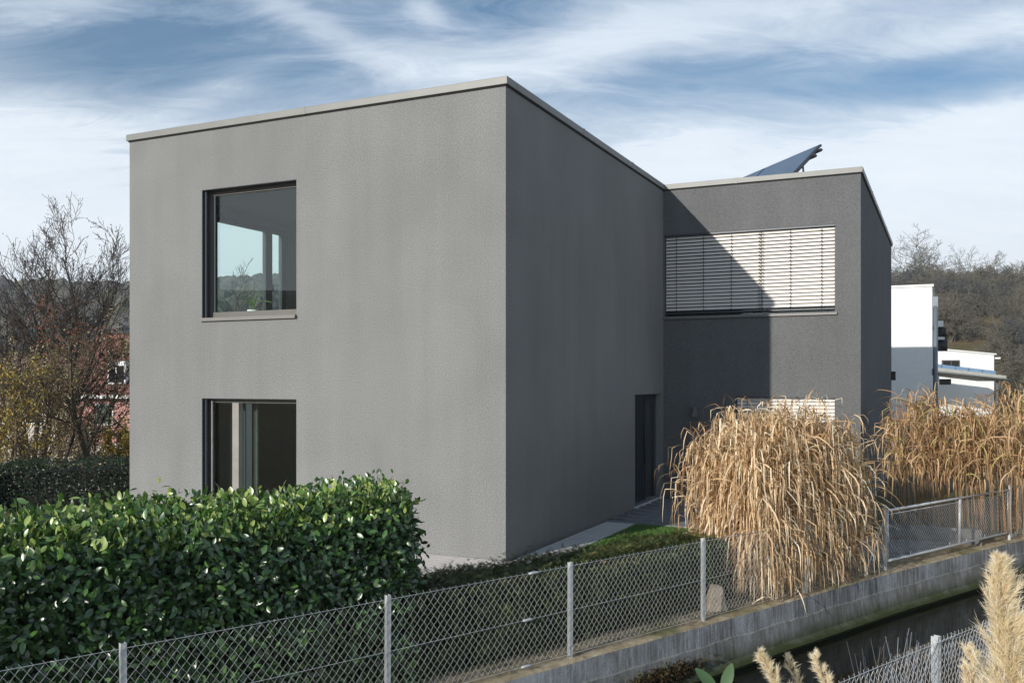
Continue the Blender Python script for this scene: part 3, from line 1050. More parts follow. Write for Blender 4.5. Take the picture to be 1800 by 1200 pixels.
def hedge(root, footprint, z0, z1, mat, dens, size, seed, jit, w=0.42, up_bias=0.5, lump=0.05, nparts=0, topbonus=0.0,
          part='leaf', tone_pow=1.0, faces=None, topden=1.5, tmpl=None, inset=0.16, spread=0.55, upright=False):
    rng = np.random.default_rng(seed)
    P, Nn, tb = [], [], []
    n = len(footprint)
    for i in range(n):
        if faces is not None and i not in faces:
            continue
        (x0, y0), (x1, y1) = footprint[i], footprint[(i + 1) % n]
        Lh = math.hypot(x1 - x0, y1 - y0)
        k = int(Lh * (z1 - z0) * dens)
        p, q = scatter_quads(rng, [(x0, y0, z0), (x1, y1, z0), (x1, y1, z1), (x0, y0, z1)], k, jit)
        P.append(p)
        Nn.append(q)
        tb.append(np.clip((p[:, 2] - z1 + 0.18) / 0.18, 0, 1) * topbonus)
    # the top
    a, b, c, d = footprint[:4]
    ar = abs((c[0] - a[0]) * (d[1] - b[1]) - (c[1] - a[1]) * (d[0] - b[0])) / 2
    p, q = scatter_quads(rng, [(*a, z1), (*b, z1), (*c, z1), (*d, z1)], int(ar * dens * topden), jit)
    P.append(p)
    Nn.append(np.abs(q))
    tb.append(np.full(len(p), topbonus))
    P = np.concatenate(P)
    Nn = np.concatenate(Nn)
    tb = np.concatenate(tb)
    # lumpy surface
    lumpv = np.array([noise.noise(Vector(p_ * 1.6)) + 0.6 * noise.noise(Vector(p_ * 4.0)) for p_ in P])
    P = P + Nn * (lumpv * lump)[:, None]
    m = len(P)
    nr = Nn + rng.normal(0, spread, (m, 3)) + np.array([0, 0, up_bias])
    al = np.tile(np.array([0, 0, 1.0]), (m, 1)) * 0.5 + Nn * 0.7 + rng.normal(0, 0.6, (m, 3))
    if upright:      # fresh shoots at the top stand up
        tt = (rng.random(m) < np.clip(tb * 1.1, 0, 0.85))[:, None]
        nr = np.where(tt, rng.normal(0, 1, (m, 3)) * np.array([1, 1, 0.35]), nr)
        al = np.where(tt, rng.normal(0, 0.62, (m, 3)) + np.array([0, 0, 1.0]), al)
    Rm = frames(nr, al, rng)
    sc_ = size * rng.uniform(0.62, 1.15, m)
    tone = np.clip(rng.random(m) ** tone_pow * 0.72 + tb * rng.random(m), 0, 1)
    TV, TF = tmpl if tmpl else leaf_template(w)
    P = P - Rm[:, :, 1] * (sc_ * 0.3)[:, None]
    if nparts:
        # the leaves nearest the camera become parts of their own
        dist = np.linalg.norm(P - np.array([0, 0, EYE]), axis=1)
        vis = (P[:, 2] - z1 > -1.1) & ((Nn[:, 2] > 0.5) | (lumpv > -0.1))
        order = np.argsort(dist + np.where(vis, 0, 50) - sc_ * 20)
        pick = order[:nparts]
        meshes = []
        for q in range(6):
            f = np.full(len(TF), q / 5)
            meshes.append(big_mesh(part, TV, TF, mat, f))
        for i in pick:
            o = bpy.data.objects.new(part, meshes[int(round(tone[i] * 5))])
            COL.objects.link(o)
            o.parent = root
            mm = Matrix(Rm[i].tolist()).to_4x4()
            mm = Matrix.Translation(Vector(P[i]) - root.location) @ mm @ Matrix.Scale(sc_[i], 4)
            o.matrix_local = mm
        keep = np.ones(m, bool)
        keep[pick] = False
        P, Rm, sc_, tone = P[keep], Rm[keep], sc_[keep], tone[keep]
    V, F = instance(TV, TF, Rm, P - np.array(root.location), sc_)
    me = big_mesh('foliage', V, F, mat, np.repeat(tone, len(TF)))
    o = put('foliage', me, root)
    o['kind'] = 'stuff'
    # solid inner core, near-black: shade between the leaves put into its colour
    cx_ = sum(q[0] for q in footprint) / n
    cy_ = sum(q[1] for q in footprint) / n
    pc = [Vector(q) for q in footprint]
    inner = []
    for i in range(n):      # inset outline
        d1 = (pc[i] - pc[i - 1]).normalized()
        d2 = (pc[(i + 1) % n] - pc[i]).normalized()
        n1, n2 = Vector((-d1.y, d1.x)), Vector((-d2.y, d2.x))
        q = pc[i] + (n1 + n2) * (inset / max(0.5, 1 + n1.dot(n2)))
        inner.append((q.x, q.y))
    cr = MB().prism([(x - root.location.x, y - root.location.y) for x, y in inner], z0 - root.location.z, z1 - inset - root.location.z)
    cr.build('core_shade', M['core'], root)


def chp(u, v):
    p = ch(u, v)
    return (p.x, p.y)


lh = tag(empty('laurel_hedge', tuple(ch(-5, 0.9, -0.47))), 'tall clipped laurel hedge with big glossy green leaves behind the wire fence at left', 'hedge')
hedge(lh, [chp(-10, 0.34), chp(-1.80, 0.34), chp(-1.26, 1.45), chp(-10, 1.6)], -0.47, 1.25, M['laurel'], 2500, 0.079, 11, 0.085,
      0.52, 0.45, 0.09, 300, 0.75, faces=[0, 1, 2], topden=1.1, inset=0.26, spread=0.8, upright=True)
yh = tag(empty('yew_hedge', tuple(ch(0.8, 0.8, -0.47))), 'low dark needle-leaved hedge behind the middle of the wire fence', 'hedge')


def sprig_template():
    """short shoot with paired needles"""
    vs, fs = [], []
    for i in range(5):
        t = 0.12 + i * 0.19
        for s in (-1, 1):
            k = len(vs)
            vs += [(0, t, 0), (s * 0.20, t + 0.16, 0.02), (s * 0.17, t + 0.22, 0.02), (0, t + 0.09, 0)]
            fs.append((k, k + 1, k + 2, k + 3))
    k = len(vs)
    vs += [(-0.02, 0, 0), (0.02, 0, 0), (0.015, 1, 0), (-0.015, 1, 0)]
    fs.append((k, k + 1, k + 2, k + 3))
    return np.array(vs), np.array(fs)


hedge(yh, [chp(-1.85, 0.36), chp(3.2, 0.36), chp(3.2, 1.12), chp(-1.70, 1.15)], -0.47, 0.35, M['yew'], 2300, 0.085, 12, 0.05,
      0.3, 0.6, 0.07, 0, 0.45, tone_pow=1.3, tmpl=sprig_template(), faces=[0, 1, 2, 3], topden=1.3)
bh = tag(empty('privet_hedge', (-8.5, 18.5, -0.03)), 'dark shaded clipped hedge behind the left edge of the grey house', 'hedge')
hedge(bh, [(-11.2, 15.6), (-9.6, 17.3), (-9.4, 18.7), (-12.0, 18.0)], -0.1, 0.78, M['backhedge'], 700, 0.055, 13, 0.04, 0.4, 0.3, 0.06, 0, 0.4)
bh2 = bh
hedge(bh2, [(-9.6, 17.3), (-5.2, 19.2), (-5.6, 20.3), (-10.0, 18.6)], -0.1, 0.86, M['backhedge'], 700, 0.055, 14, 0.04, 0.4, 0.3, 0.06, 0, 0.4)

# lawn beside the path
rng = np.random.default_rng(3)
lawn_pts = []
lw = MB()
poly = []
for i in range(18):      # rounded outline in the house frame
    t = i / 17
    poly.append((0.60 + 1.9 * t, 3.86 + 0.10 * math.sin(t * 3.0) - 0.45 * t * t))
poly += [(2.9, 2.0), (2.4, 0.2), (1.2, -1.0), (0.60, -1.2)]
pl = [house_pt(x, y) for x, y in poly]
lw.add([(p.x, p.y, -0.008) for p in pl], [tuple(range(len(pl)))[::-1]])
lo_ = lw.build('lawn', simple('lawn_base', (0.05, 0.11, 0.02), 1.0, 0, 0.4, 20))
tag(lo_, kind='structure')
n = 26000
X = rng.uniform(0.6, 2.9, n)
Y = rng.uniform(-1.0, 3.95, n)
keep = Y < 3.86 + 0.10 * np.sin((X - 0.6) / 1.9 * 3.0) - 0.45 * ((X - 0.6) / 1.9) ** 2
keep &= (Y > (X - 0.6) * 1.0 - 1.0)
X, Y = X[keep], Y[keep]
n = len(X)
c_, s_ = math.cos(HR), math.sin(HR)
P = np.stack([HX + X * c_ - Y * s_, HY + X * s_ + Y * c_, np.full(n, -0.01)], 1)
TV = np.array([(-0.5, 0, 0), (0.5, 0, 0), (0.0, 0.9, 9.0)]) * 0.004
Rm = frames(rng.normal(0, 0.35, (n, 3)) + np.array([0, 0, 1.0]), rng.normal(0, 1, (n, 3)), rng)
V, F = instance(TV, np.array([[0, 1, 2]]), Rm, P, rng.uniform(0.6, 1.2, n))
tag(put('lawn_grass', big_mesh('lawn_grass', V, F, M['grassblade'], rng.random(n))),
    'small patch of bright green lawn beside the light path along the house', 'grass', kind='stuff')


# ------------------------------------------------------------------ reeds
def ribbon(rng, pts, w, side):
    """pts (k,3); returns verts (2k,3)"""
    k = len(pts)
    t = np.linspace(0, 1, k)
    ww = w * np.clip(np.sin(np.pi * (0.12 + 0.86 * t)), 0.03, 1)
    tw = rng.uniform(-1.2, 1.2)
    V = []
    for i in range(k):
        d = pts[min(i + 1, k - 1)] - pts[max(i - 1, 0)]
        d /= np.linalg.norm(d) + 1e-9
        s = side * math.cos(tw * t[i]) + np.cross(d, side) * math.sin(tw * t[i])
        s -= d * s.dot(d)
        s /= np.linalg.norm(s) + 1e-9
        V += [pts[i] - s * ww[i] / 2, pts[i] + s * ww[i] / 2]
    return V


def reed_clump(root, foot, zbase, zfun, nst, mat, seed, leaves=6, nparts=300, droop=1.0, lw_=0.022, cam_pref=True, lean=0.35, minleaf=0.22):
    rng = np.random.default_rng(seed)
    K = 8
    idx = np.array([(2 * i, 2 * i + 1, 2 * i + 3, 2 * i + 2) for i in range(K - 1)])
    stems = MB()
    blades = []
    tones = []
    r0 = np.array(root.location)
    for s in range(nst):
        u, v = rng.random(), rng.random()
        bx, by, cxx, cyy = foot(u, v)
        H = zfun(u, v) * rng.uniform(0.86, 1.06)
        out = np.array([bx - cxx, by - cyy, 0.0])
        ln = np.linalg.norm(out)
        outd = out / (ln + 1e-6)
        base = np.array([bx, by, zbase])
        leanv = outd * lean * min(1, ln / 0.8) * rng.uniform(0.2, 1.1) + rng.normal(0, 0.10, 3) * np.array([1, 1, 0])
        def sp(t):
            return base + np.array([0, 0, H * t]) + leanv * (t ** 1.6)
        if s % 2 == 0:
            stems.tube([tuple(sp(t) - r0) for t in (0, 0.35, 0.65, 0.88)], [0.006, 0.0055, 0.0045, 0.003], 4, False)
        for l in range(leaves):
            t0 = minleaf + (0.98 - minleaf) * rng.random() ** 0.9
            p = sp(t0)
            az = rng.uniform(0, 2 * math.pi)
            d = np.array([math.cos(az), math.sin(az), 0]) + outd * 0.5
            d[:2] /= np.linalg.norm(d[:2])
            Ln = rng.uniform(0.45, 1.15) * (0.62 if t0 > 0.85 else 1.0) * rng.uniform(0.7, 1.1)
            rise = rng.uniform(1.2, 5.0) if t0 > 0.8 else rng.uniform(0.6, 2.4)
            ang = math.atan2(rise, 0.6)
            fall = rng.uniform(1.4, 2.9) * droop
            pts = [p]
            a_ = ang
            bend = rng.dirichlet(np.full(K - 1, 0.8)) * 1.7 + 0.05
            for i in range(K - 1):
                st = Ln / (K - 1)
                pts.append(pts[-1] + st * (d * math.cos(a_) + np.array([0, 0, math.sin(a_)])) + rng.normal(0, 0.006, 3))
                a_ = max(-1.52, a_ - fall * (1.0 if i > 0 else 0.4) * bend[i])
            pts = np.array(pts)
            pts[:, 2] = np.maximum(pts[:, 2], zbase + 0.02)
            side = np.cross(d, [0, 0, 1.0])
            side = side * rng.choice([1, -1]) + rng.normal(0, 0.35, 3)
            w_ = lw_ * rng.uniform(0.6, 1.3)
            blades.append(np.array(ribbon(rng, pts, w_, side)) - r0)
            tones.append(np.clip(rng.normal(0.50, 0.30), 0, 1))
    blades = np.array(blades)
    tones = np.array(tones)
    # the blades on the camera side that show largest become parts
    cen = blades.mean(1) + r0
    dist = np.linalg.norm(cen - np.array([0, 0, EYE]), axis=1) + rng.random(len(cen)) * 0.5
    order = np.argsort(dist)
    pick = order[:nparts]
    for i in pick:
        me = big_mesh('leaf', blades[i], idx, mat, np.full(K - 1, tones[i]))
        put('leaf', me, root)
    rest = order[nparts:]
    V = blades[rest].reshape(-1, 3)
    F = (idx[None] + (np.arange(len(rest)) * 2 * K)[:, None, None]).reshape(-1, 4)
    o = put('foliage', big_mesh('foliage', V, F, mat, np.repeat(tones[rest], K - 1)), root)
    o['kind'] = 'stuff'
    me = stems.mesh('stems', mat)
    a = me.attributes.new('tone', 'FLOAT', 'FACE')
    a.data.foreach_set('value', rng.random(len(me.polygons)) * 0.6)
    o = put('stems', me, root)
    o['kind'] = 'stuff'


r1 = tag(empty('reed_clump', tuple(ch(4.6, 0.7, -0.47))), 'big straw-coloured clump of drooping dry reed grass leaning over the wire fence', 'reed')


def foot1(u, v):
    uu = 3.62 + 2.42 * u
    vv = 0.16 + 0.95 * v ** 1.3
    p = ch(uu, vv)
    q = ch(4.65, 0.75)
    return p.x, p.y, q.x, q.y


def z1f(u, v):
    return 2.50 * (1 - 0.27 * abs(2 * (u - 0.46)) ** 3.2) * (0.93 + 0.09 * math.sin(u * 23 + 1))


reed_clump(r1, foot1, -0.47, z1f, 1050, M['reed'], 21, 15, 300, 1.25, 0.020, lean=0.30, minleaf=0.05)
r2 = tag(empty('reed_clump', tuple(house_pt(6.8, 8.1, -0.25))), 'tall upright orange-brown reed clump behind the concrete kerb at far right', 'reed')


def foot2(u, v):
    X_ = 4.62 + 4.8 * u
    p = house_pt(X_, 7.30 + 1.3 * v if X_ < 6.6 or v > 0.5 else 6.35 + 1.8 * v)
    q = house_pt(7.0, 8.0)
    return p.x, p.y, q.x, q.y


reed_clump(r2, foot2, -0.27, lambda u, v: 2.44 * (1 - 0.14 * (1 - sstep(0, 0.12, u))) * (0.94 + 0.08 * math.sin(u * 19)), 620, M['reed_o'], 22, 6, 300, 0.9, 0.024, lean=0.22, minleaf=0.38)

# ------------------------------------------------------------------ chain-link fences


def fence(root, umin, umax, posts, v, z0, z1, gate=None, pitch=0.0385, dh=0.092, rad=0.0020, postw=0.042, wires=(0.0, 0.5, 1.0), cf=ch):
    ro = np.array(root.location)
    rpost = random.Random(4)

    def PP(u, z, dv=0.0):
        return cf(u, v + dv, z) - Vector(ro)
    # posts
    for u in posts:
        m = MB()
        t = (cf(u + 0.1, v) - cf(u - 0.1, v)).normalized()
        nn = Vector((-t.y, t.x, 0))
        hw = postw / 2
        zb, zt = z0 - 0.05, z1 + 0.012
        c0 = cf(u, v, 0) - Vector(ro)
        c0.z = 0
        # U profile: web and two flanges
        for (a0, a1, b0, b1) in [(-hw, hw, -hw, -hw + 0.006), (-hw, -hw + 0.006, -hw + 0.006, hw), (hw - 0.006, hw, -hw + 0.006, hw)]:
            vs = [c0 + t * a_ + nn * b_ + Vector((0, 0, z_ - ro[2])) for z_ in (zb, zt) for b_ in (b0, b1) for a_ in (a0, a1)]
            m.add(vs, [(0, 2, 3, 1), (4, 5, 7, 6), (0, 1, 5, 4), (2, 6, 7, 3), (0, 4, 6, 2), (1, 3, 7, 5)])
        lx, ly = rpost.uniform(-0.006, 0.006), rpost.uniform(-0.010, 0.010)
        m.v = [(x + (z + ro[2] - z0) * lx, y + (z + ro[2] - z0) * ly, z) for x, y, z in m.v]
        po = m.build('post', M['galv'], root)
        bp = MB()
        vs = [c0 + t * a_ + nn * b_ + Vector((0, 0, z_ - ro[2])) for z_ in (z0 - 0.052, z0 - 0.040) for b_ in (-0.045, 0.045) for a_ in (-0.07, 0.07)]
        bp.add(vs, [(0, 2, 3, 1), (4, 5, 7, 6), (0, 1, 5, 4), (2, 6, 7, 3), (0, 4, 6, 2), (1, 3, 7, 5)])
        for sg_ in (-0.052, 0.052):
            q = c0 + t * sg_ + Vector((0, 0, z0 - ro[2]))
            bp.tube([q - Vector((0, 0, 0.042)), q - Vector((0, 0, 0.018))], 0.010, 6)
        bp.build('base_plate', M['galv'], po)
    spans = [umin] + posts + [umax]
    for s0, s1 in zip(spans[:-1], spans[1:]):
        if s1 - s0 < 0.1:
            continue
        if gate and abs(s0 - gate[0]) < 0.05:
            continue
        V, Fc = [], []
        n = int(round((s1 - s0) / pitch / 2)) * 2
        p_ = (s1 - s0) / n
        kz = int((z1 - z0 - 0.03) / (dh / 2))
        for i in range(n):
            line = []
            for k in range(kz + 1):
                odd = (k + i) % 2
                uu = s0 + (i + odd) * p_
                zz_ = z1 - 0.012 - k * dh / 2 - 0.016 * math.sin(math.pi * (uu - s0) / (s1 - s0)) * (1 - k / kz) + 0.004 * math.sin(uu * 9.1 + k)
                line.append(PP(uu, zz_, (0.0035 if (k % 2) else -0.0035) - postw / 2 - 0.004))
            if (i % 2) == 0:
                pass
            # twisted tips above the top wire
            e0 = line[0]
            d0 = (line[0] - line[1]).normalized()
            line = [e0 + d0 * (0.030 if i % 2 == 0 else 0.001)] + line
            b = len(V)
            for q, pt in enumerate(line):
                d = (line[min(q + 1, len(line) - 1)] - line[max(q - 1, 0)]).normalized()
                a1 = d.cross(Vector((NN.x, NN.y, 0))).normalized()
                a2 = d.cross(a1)
                rr = rad * (1.7 if q == 0 and i % 2 == 0 else 1.0)
                for j in range(3):
                    th = 2.094 * j
                    V.append(tuple(pt + (a1 * math.cos(th) + a2 * math.sin(th)) * rr))
            for q in range(len(line) - 1):
                for j in range(3):
                    Fc.append((b + q * 3 + j, b + q * 3 + (j + 1) % 3, b + (q + 1) * 3 + (j + 1) % 3, b + (q + 1) * 3 + j))
        me = big_mesh('wire_mesh', np.array(V), np.array(Fc), M['wire'])
        put('wire_mesh', me, root)
    for hfrac in wires:
        if gate:
            ranges = [(umin, gate[0]), (gate[1], umax)]
        else:
            ranges = [(umin, umax)]
        for a_, b_ in ranges:
            m = MB()
            pts = []
            k = int((b_ - a_) / 0.38) + 1
            for i in range(k + 1):
                pts.append(PP(a_ + (b_ - a_) * i / k, z0 + 0.03 + (z1 - 0.05 - z0) * hfrac, -postw / 2 - 0.012))
            m.tube(pts, 0.0022, 5)
            m.build('tension_wire', M['wire'], root)


FB = tuple(ch(0, 0, -0.48))
fe = tag(empty('chain_link_fence', FB), 'galvanised wire-mesh fence with thin steel posts on top of the far channel wall', 'fence')
fence(fe, -9.4, 16.0, [-9.2, -6.9, -4.6, -2.3, 0.0, 2.28, 4.57, 6.82, 11.2, 13.5], 0.0, -0.46, 0.52, gate=(6.82, 11.2))
for hf, uu in ((1.0, -0.62), (0.5, -0.70), (0.0, -0.72)):
    m = MB()
    z = -0.43 + (0.52 - 0.05 + 0.46) * hf
    p0, p1 = ch(uu, -0.038, z), ch(uu + 0.13, -0.038, z)
    o_ = Vector(FB)
    m.tube([p0 - o_, p0.lerp(p1, 0.2) - o_, p0.lerp(p1, 0.8) - o_, p1 - o_], [0.008, 0.015, 0.015, 0.008], 6)
    m.build('wire_tensioner', M['galv'], fe)
# braces on each side of the gate
for u0, u1_, z0_ in ((6.78, 6.15, 0.30), (11.24, 11.95, 0.28), (6.86, 6.9, -0.4)):
    m = MB()
    if u1_ == 6.9:
        continue
    m.tube([ch(u0, 0.0, z0_) - Vector(FB), ch(u1_, -0.02, -0.47) - Vector(FB)], 0.013, 6)
    m.build('brace', M['galv'], fe)
m = MB()
m.box(-0.02, 0.02, -0.02, 0.02, -0.01, 0.93)
o = m.build('post', M['greensteel'], fe)
o.location = ch(6.74, 0.10, -0.47) - Vector(FB)
tag(o, 'dark green steel post beside the gate')

gt = tag(empty('mesh_gate', tuple(ch(9.0, 0, -0.48))), 'long low steel-tube gate panel with wire mesh in the channel fence', 'gate')
go = Vector(gt.location)
m = MB()
for z in (0.445, -0.335):
    m.tube([ch(6.87, 0, z) - go, ch(11.15, 0, z) - go], 0.019, 8)
m.tube([ch(6.88, 0, 0.38) - go, ch(11.13, 0, 0.38) - go], 0.006, 6)
m.tube([ch(6.89, 0, -0.335) - go, ch(6.89, 0, 0.445) - go], 0.019, 8)
m.tube([ch(11.13, 0, -0.335) - go, ch(11.13, 0, 0.445) - go], 0.019, 8)
m.build('gate_frame', M['galv'], gt)
m = MB()
m.tube([ch(9.25, 0, -0.32) - go, ch(9.25, 0, 0.43) - go], 0.024, 8)
m.build('middle_bar', M['galv'], gt)
V, Fc = [], []
for i in range(110):
    for k in range(18):
        odd, odd2 = (k + i) % 2, (k + 1 + i) % 2
        a_ = ch(6.9 + (i + odd) * 0.0385, -0.02, 0.375 - k * 0.040) - go
        b_ = ch(6.9 + (i + odd2) * 0.0385, -0.02, 0.375 - (k + 1) * 0.040) - go
        b0 = len(V)
        for pt in (a_, b_):
            V += [tuple(pt + Vector((0, 0, 0.0014))), tuple(pt + Vector((0.0013, -0.001, -0.0008))), tuple(pt + Vector((-0.0013, 0.001, -0.0008)))]
        Fc += [(b0, b0 + 1, b0 + 4, b0 + 3), (b0 + 1, b0 + 2, b0 + 5, b0 + 4), (b0 + 2, b0, b0 + 3, b0 + 5)]
put('wire_mesh', big_mesh('wire_mesh', np.array(V), np.array(Fc), M['wire']), gt)
m = MB()
for uu in (7.6, 8.9, 9.5, 10.2, 10.85):
    m.tube([ch(uu, 0, -0.335) - go, ch(uu, 0, -0.27) - go], 0.006, 5)
m.build('wire_clip', M['galv'], gt)

# near fence in the corner
nf_ = tag(empty('chain_link_fence', (3.07, 6.7, -0.45)), 'nearer wire-mesh fence on the camera side of the water at bottom right', 'fence')


def chn(u, v, z=0.0):
    p = Vector((3.07, 6.7)) + E1 * u + NN * v
    return Vector((p.x, p.y, z))


fence(nf_, -4.6, 3.4, [-2.3, 0.0, 2.3], 0.0, -0.42, 0.60, None, 0.030, 0.088, 0.0021, 0.052, cf=chn)

# ------------------------------------------------------------------ stone, litter
st = MB()
st.add([(-0.13, -0.12, 0), (0.15, -0.10, 0), (0.13, 0.12, 0), (-0.15, 0.10, 0), (-0.03, -0.06, 0.33), (0.10, -0.05, 0.30), (0.09, 0.06, 0.31), (-0.05, 0.05, 0.34)],
       [(0, 3, 2, 1), (4, 5, 6, 7), (0, 1, 5, 4), (1, 2, 6, 5), (2, 3, 7, 6), (3, 0, 4, 7)])
so = st.build('stone', M['stone'], None, 0.02)
so.location = ch(2.78, 0.20, -0.47)
tag(so, 'small beige sandstone block standing at the left foot of the reed clump', 'stone')
n = 2200
rng = np.random.default_rng(8)
uu = rng.uniform(-6, 14, n)
vv = np.abs(rng.normal(0.12, 0.16, n)) - 0.03
P = np.array([tuple(ch(a_, b_, -0.452)) for a_, b_ in zip(uu, vv)])
TV, TF = leaf_template(0.5, 0.2, 0.1, 2)
Rm = frames(rng.normal(0, 0.3, (n, 3)) + np.array([0, 0, 1.0]), rng.normal(0, 1, (n, 3)), rng)
V, F = instance(TV, TF, Rm, P, rng.uniform(0.012, 0.035, n))
tag(put('leaf_litter', big_mesh('leaf_litter', V, F, M['litter'], np.repeat(rng.random(n), len(TF)))),
    'scattered dry leaf litter along the top of the channel wall below the fence', 'leaf litter', kind='stuff')
n = 2600
u_ = rng.normal(1.35, 0.32, n)
P = np.array([tuple(ch(a_, -0.15 - abs(rng.normal(0, 0.035)), -0.93 + rng.normal(0, 0.055))) for a_ in u_])
Rm = frames(rng.normal(0, 1, (n, 3)) + np.array([0.6, -0.7, 0]), rng.normal(0, 1, (n, 3)), rng)
V, F = instance(TV, TF, Rm, P, rng.uniform(0.02, 0.05, n))
tag(put('wall_moss', big_mesh('wall_moss', V, F, M['mossy'], np.repeat(rng.random(n), len(TF)))),
    'dark brown moss patch on the lower channel wall above the water', 'moss', kind='stuff')
# a few loose dry blades fallen over the wall edge
for (u0, v0, du, dv, dz, ln) in [(4.2, 0.05, -0.1, -0.35, -0.45, 0.6), (3.3, 0.0, 0.25, -0.18, -0.05, 0.35), (5.0, 0.1, 0.1, -0.25, -0.06, 0.4), (3.7, 0.05, -0.2, -0.2, -0.04, 0.3)]:
    rg = np.random.default_rng(int(u0 * 100))
    pts = []
    for i in range(9):
        t = i / 8
        z = -0.44 + 0.10 * math.sin(t * 2.6) + dz * max(0, t - 0.35) ** 1.2
        pts.append(np.array(ch(u0 + du * t + 0.05 * math.sin(t * 3), v0 + dv * t, z)))
    V = np.array(ribbon(rg, np.array(pts), 0.014, np.array([1, 0, 0.2])))
    idx = np.array([(2 * i, 2 * i + 1, 2 * i + 3, 2 * i + 2) for i in range(8)])
    q = put('fallen_reed_leaf', big_mesh('fallen_reed_leaf', V, idx, M['reed'], np.full(8, 0.9)))
    lab = {4.2: 'longest pale dry reed blade curling down over the face of the channel wall',
           3.3: 'short pale reed blade lying on the wall top just right of the small stone',
           5.0: 'thin dry reed blade lying over the wall edge below the right half of the clump',
           3.7: 'short dry reed blade on the wall top left of the long curled one'}[u0]
    tag(q, lab, 'dry leaf', 'fallen reed blades on the channel wall')

# ------------------------------------------------------------------ bare trees


def grow(rng, H, levels, trunk_r, nbr, spread, base=(0, 0, 0), lean=(0, 0), multi=1, up=0.35, wob_=0.16, first=0.25, shrink=0.62):
    """returns list of branches: (level, pts, radii) """
    out = []

    def branch(p, d, Lb, r, lv):
        k = 6 if lv == 0 else (5 if lv == 1 else 4)
        pts = [p.copy()]
        rad = [r]
        dd = d.copy()
        for i in range(k):
            dd = (dd + Vector(rng.normal(0, wob_, 3)) + Vector((0, 0, up * (0.2 if lv == 0 else 0.30)))).normalized()
            pts.append(pts[-1] + dd * Lb / k)
            rad.append(r * (1 - 0.80 * (i + 1) / k) if lv < levels else r * (1 - 0.5 * (i + 1) / k))
        out.append((lv, pts, rad))
        if lv >= levels:
            return
        nb_ = nbr[lv]
        for j in range(nb_):
            t = first + (1 - first) * (j + rng.random()) / nb_ if lv == 0 else 0.15 + 0.85 * (j + rng.random()) / nb_
            t = min(t, 0.99)
            f = t * k
            i = min(int(f), k - 1)
            q = pts[i].lerp(pts[i + 1], f - i)
            ax = (pts[i + 1] - pts[i]).normalized()
            az = rng.uniform(0, 2 * math.pi)
            o1 = ax.orthogonal().normalized()
            o2 = ax.cross(o1)
            sd = o1 * math.cos(az) + o2 * math.sin(az)
            ang = rng.uniform(0.55, 1.0) * spread
            nd = (ax * math.cos(ang) + sd * math.sin(ang)).normalized()
            branch(q, nd, Lb * shrink * (1.05 - 0.45 * t) * rng.uniform(0.7, 1.2), max(rad[i] * 0.55, 0.0045), lv + 1)
    for q in range(multi):
        az = rng.uniform(0, 2 * math.pi)
        a_ = 0.0 if multi == 1 else rng.uniform(0.08, 0.3)
        d = Vector((math.cos(az) * math.sin(a_) + lean[0], math.sin(az) * math.sin(a_) + lean[1], 1)).normalized()
        branch(Vector(base) + Vector((math.cos(az), math.sin(az), 0)) * 0.12 * (multi > 1), d, H * rng.uniform(0.82, 1.0), trunk_r, 0)
    return out


def tree_parts(br, twig_min=0.0, twig_gain=1.0):
    tr, cr = MB(), MB()
    for lv, pts, rad in br:
        if lv == 0:
            tr.tube(pts, rad, 7, False)
        elif lv == 1:
            cr.tube(pts, [max(r, twig_min) for r in rad], 5, False)
        else:
            cr.tube(pts, [max(r, twig_min) * (twig_gain if lv > 2 else 1) for r in rad], 3, False)
    return tr, cr


def tip_leaves(br, rng, mat, root, size, per, minlv, name='leaves', w=0.5, hang=0.6, z_range=None):
    P = []
    for lv, pts, rad in br:
        if lv < minlv:
            continue
        for q in range(per):
            i = rng.integers(1, len(pts))
            P.append(pts[i] + Vector(rng.normal(0, 0.04, 3)))
    P = np.array([tuple(p) for p in P])
    if z_range is not None:
        P = P[(P[:, 2] > z_range[0]) & (P[:, 2] < z_range[1])]
    n = len(P)
    Rm = frames(rng.normal(0, 1, (n, 3)), rng.normal(0, 0.7, (n, 3)) + np.array([0, 0, -hang]), rng)
    TV, TF = leaf_template(w, 0.15, 0.2, 2)
    V, F = instance(TV, TF, Rm, P, size * rng.uniform(0.6, 1.3, n))
    o = put(name, big_mesh(name, V, F, mat, np.repeat(rng.random(n), len(TF))), root)
    o['kind'] = 'stuff'
    return o


def tree(name, loc, seed, H, label, cat='tree', levels=3, tr=0.09, nbr=(9, 6, 5), spread=0.9, mat='bark', multi=1, twig=0.0, group=None,
         leaves=None, lean=(0, 0), **kw):
    rng = np.random.default_rng(seed)
    br = grow(rng, H, levels, tr, nbr, spread, multi=multi, lean=lean, **kw)
    root = tag(empty(name, loc), label, cat, group)
    t_, c_2 = tree_parts(br, twig)
    t_.build('trunk', M[mat], root)
    c_2.build('crown', M[mat], root)
    for lf in (leaves or []):
        tip_leaves(br, rng, M[lf[0]], root, lf[1], lf[2], lf[3], **(lf[4] if len(lf) > 4 else {}))
    return root, br


def at(px, d, z=None):
    x = (px - 900) / 1626 * d
    return (x, d, ground_h(x, d) - 0.05 if z is None else z)


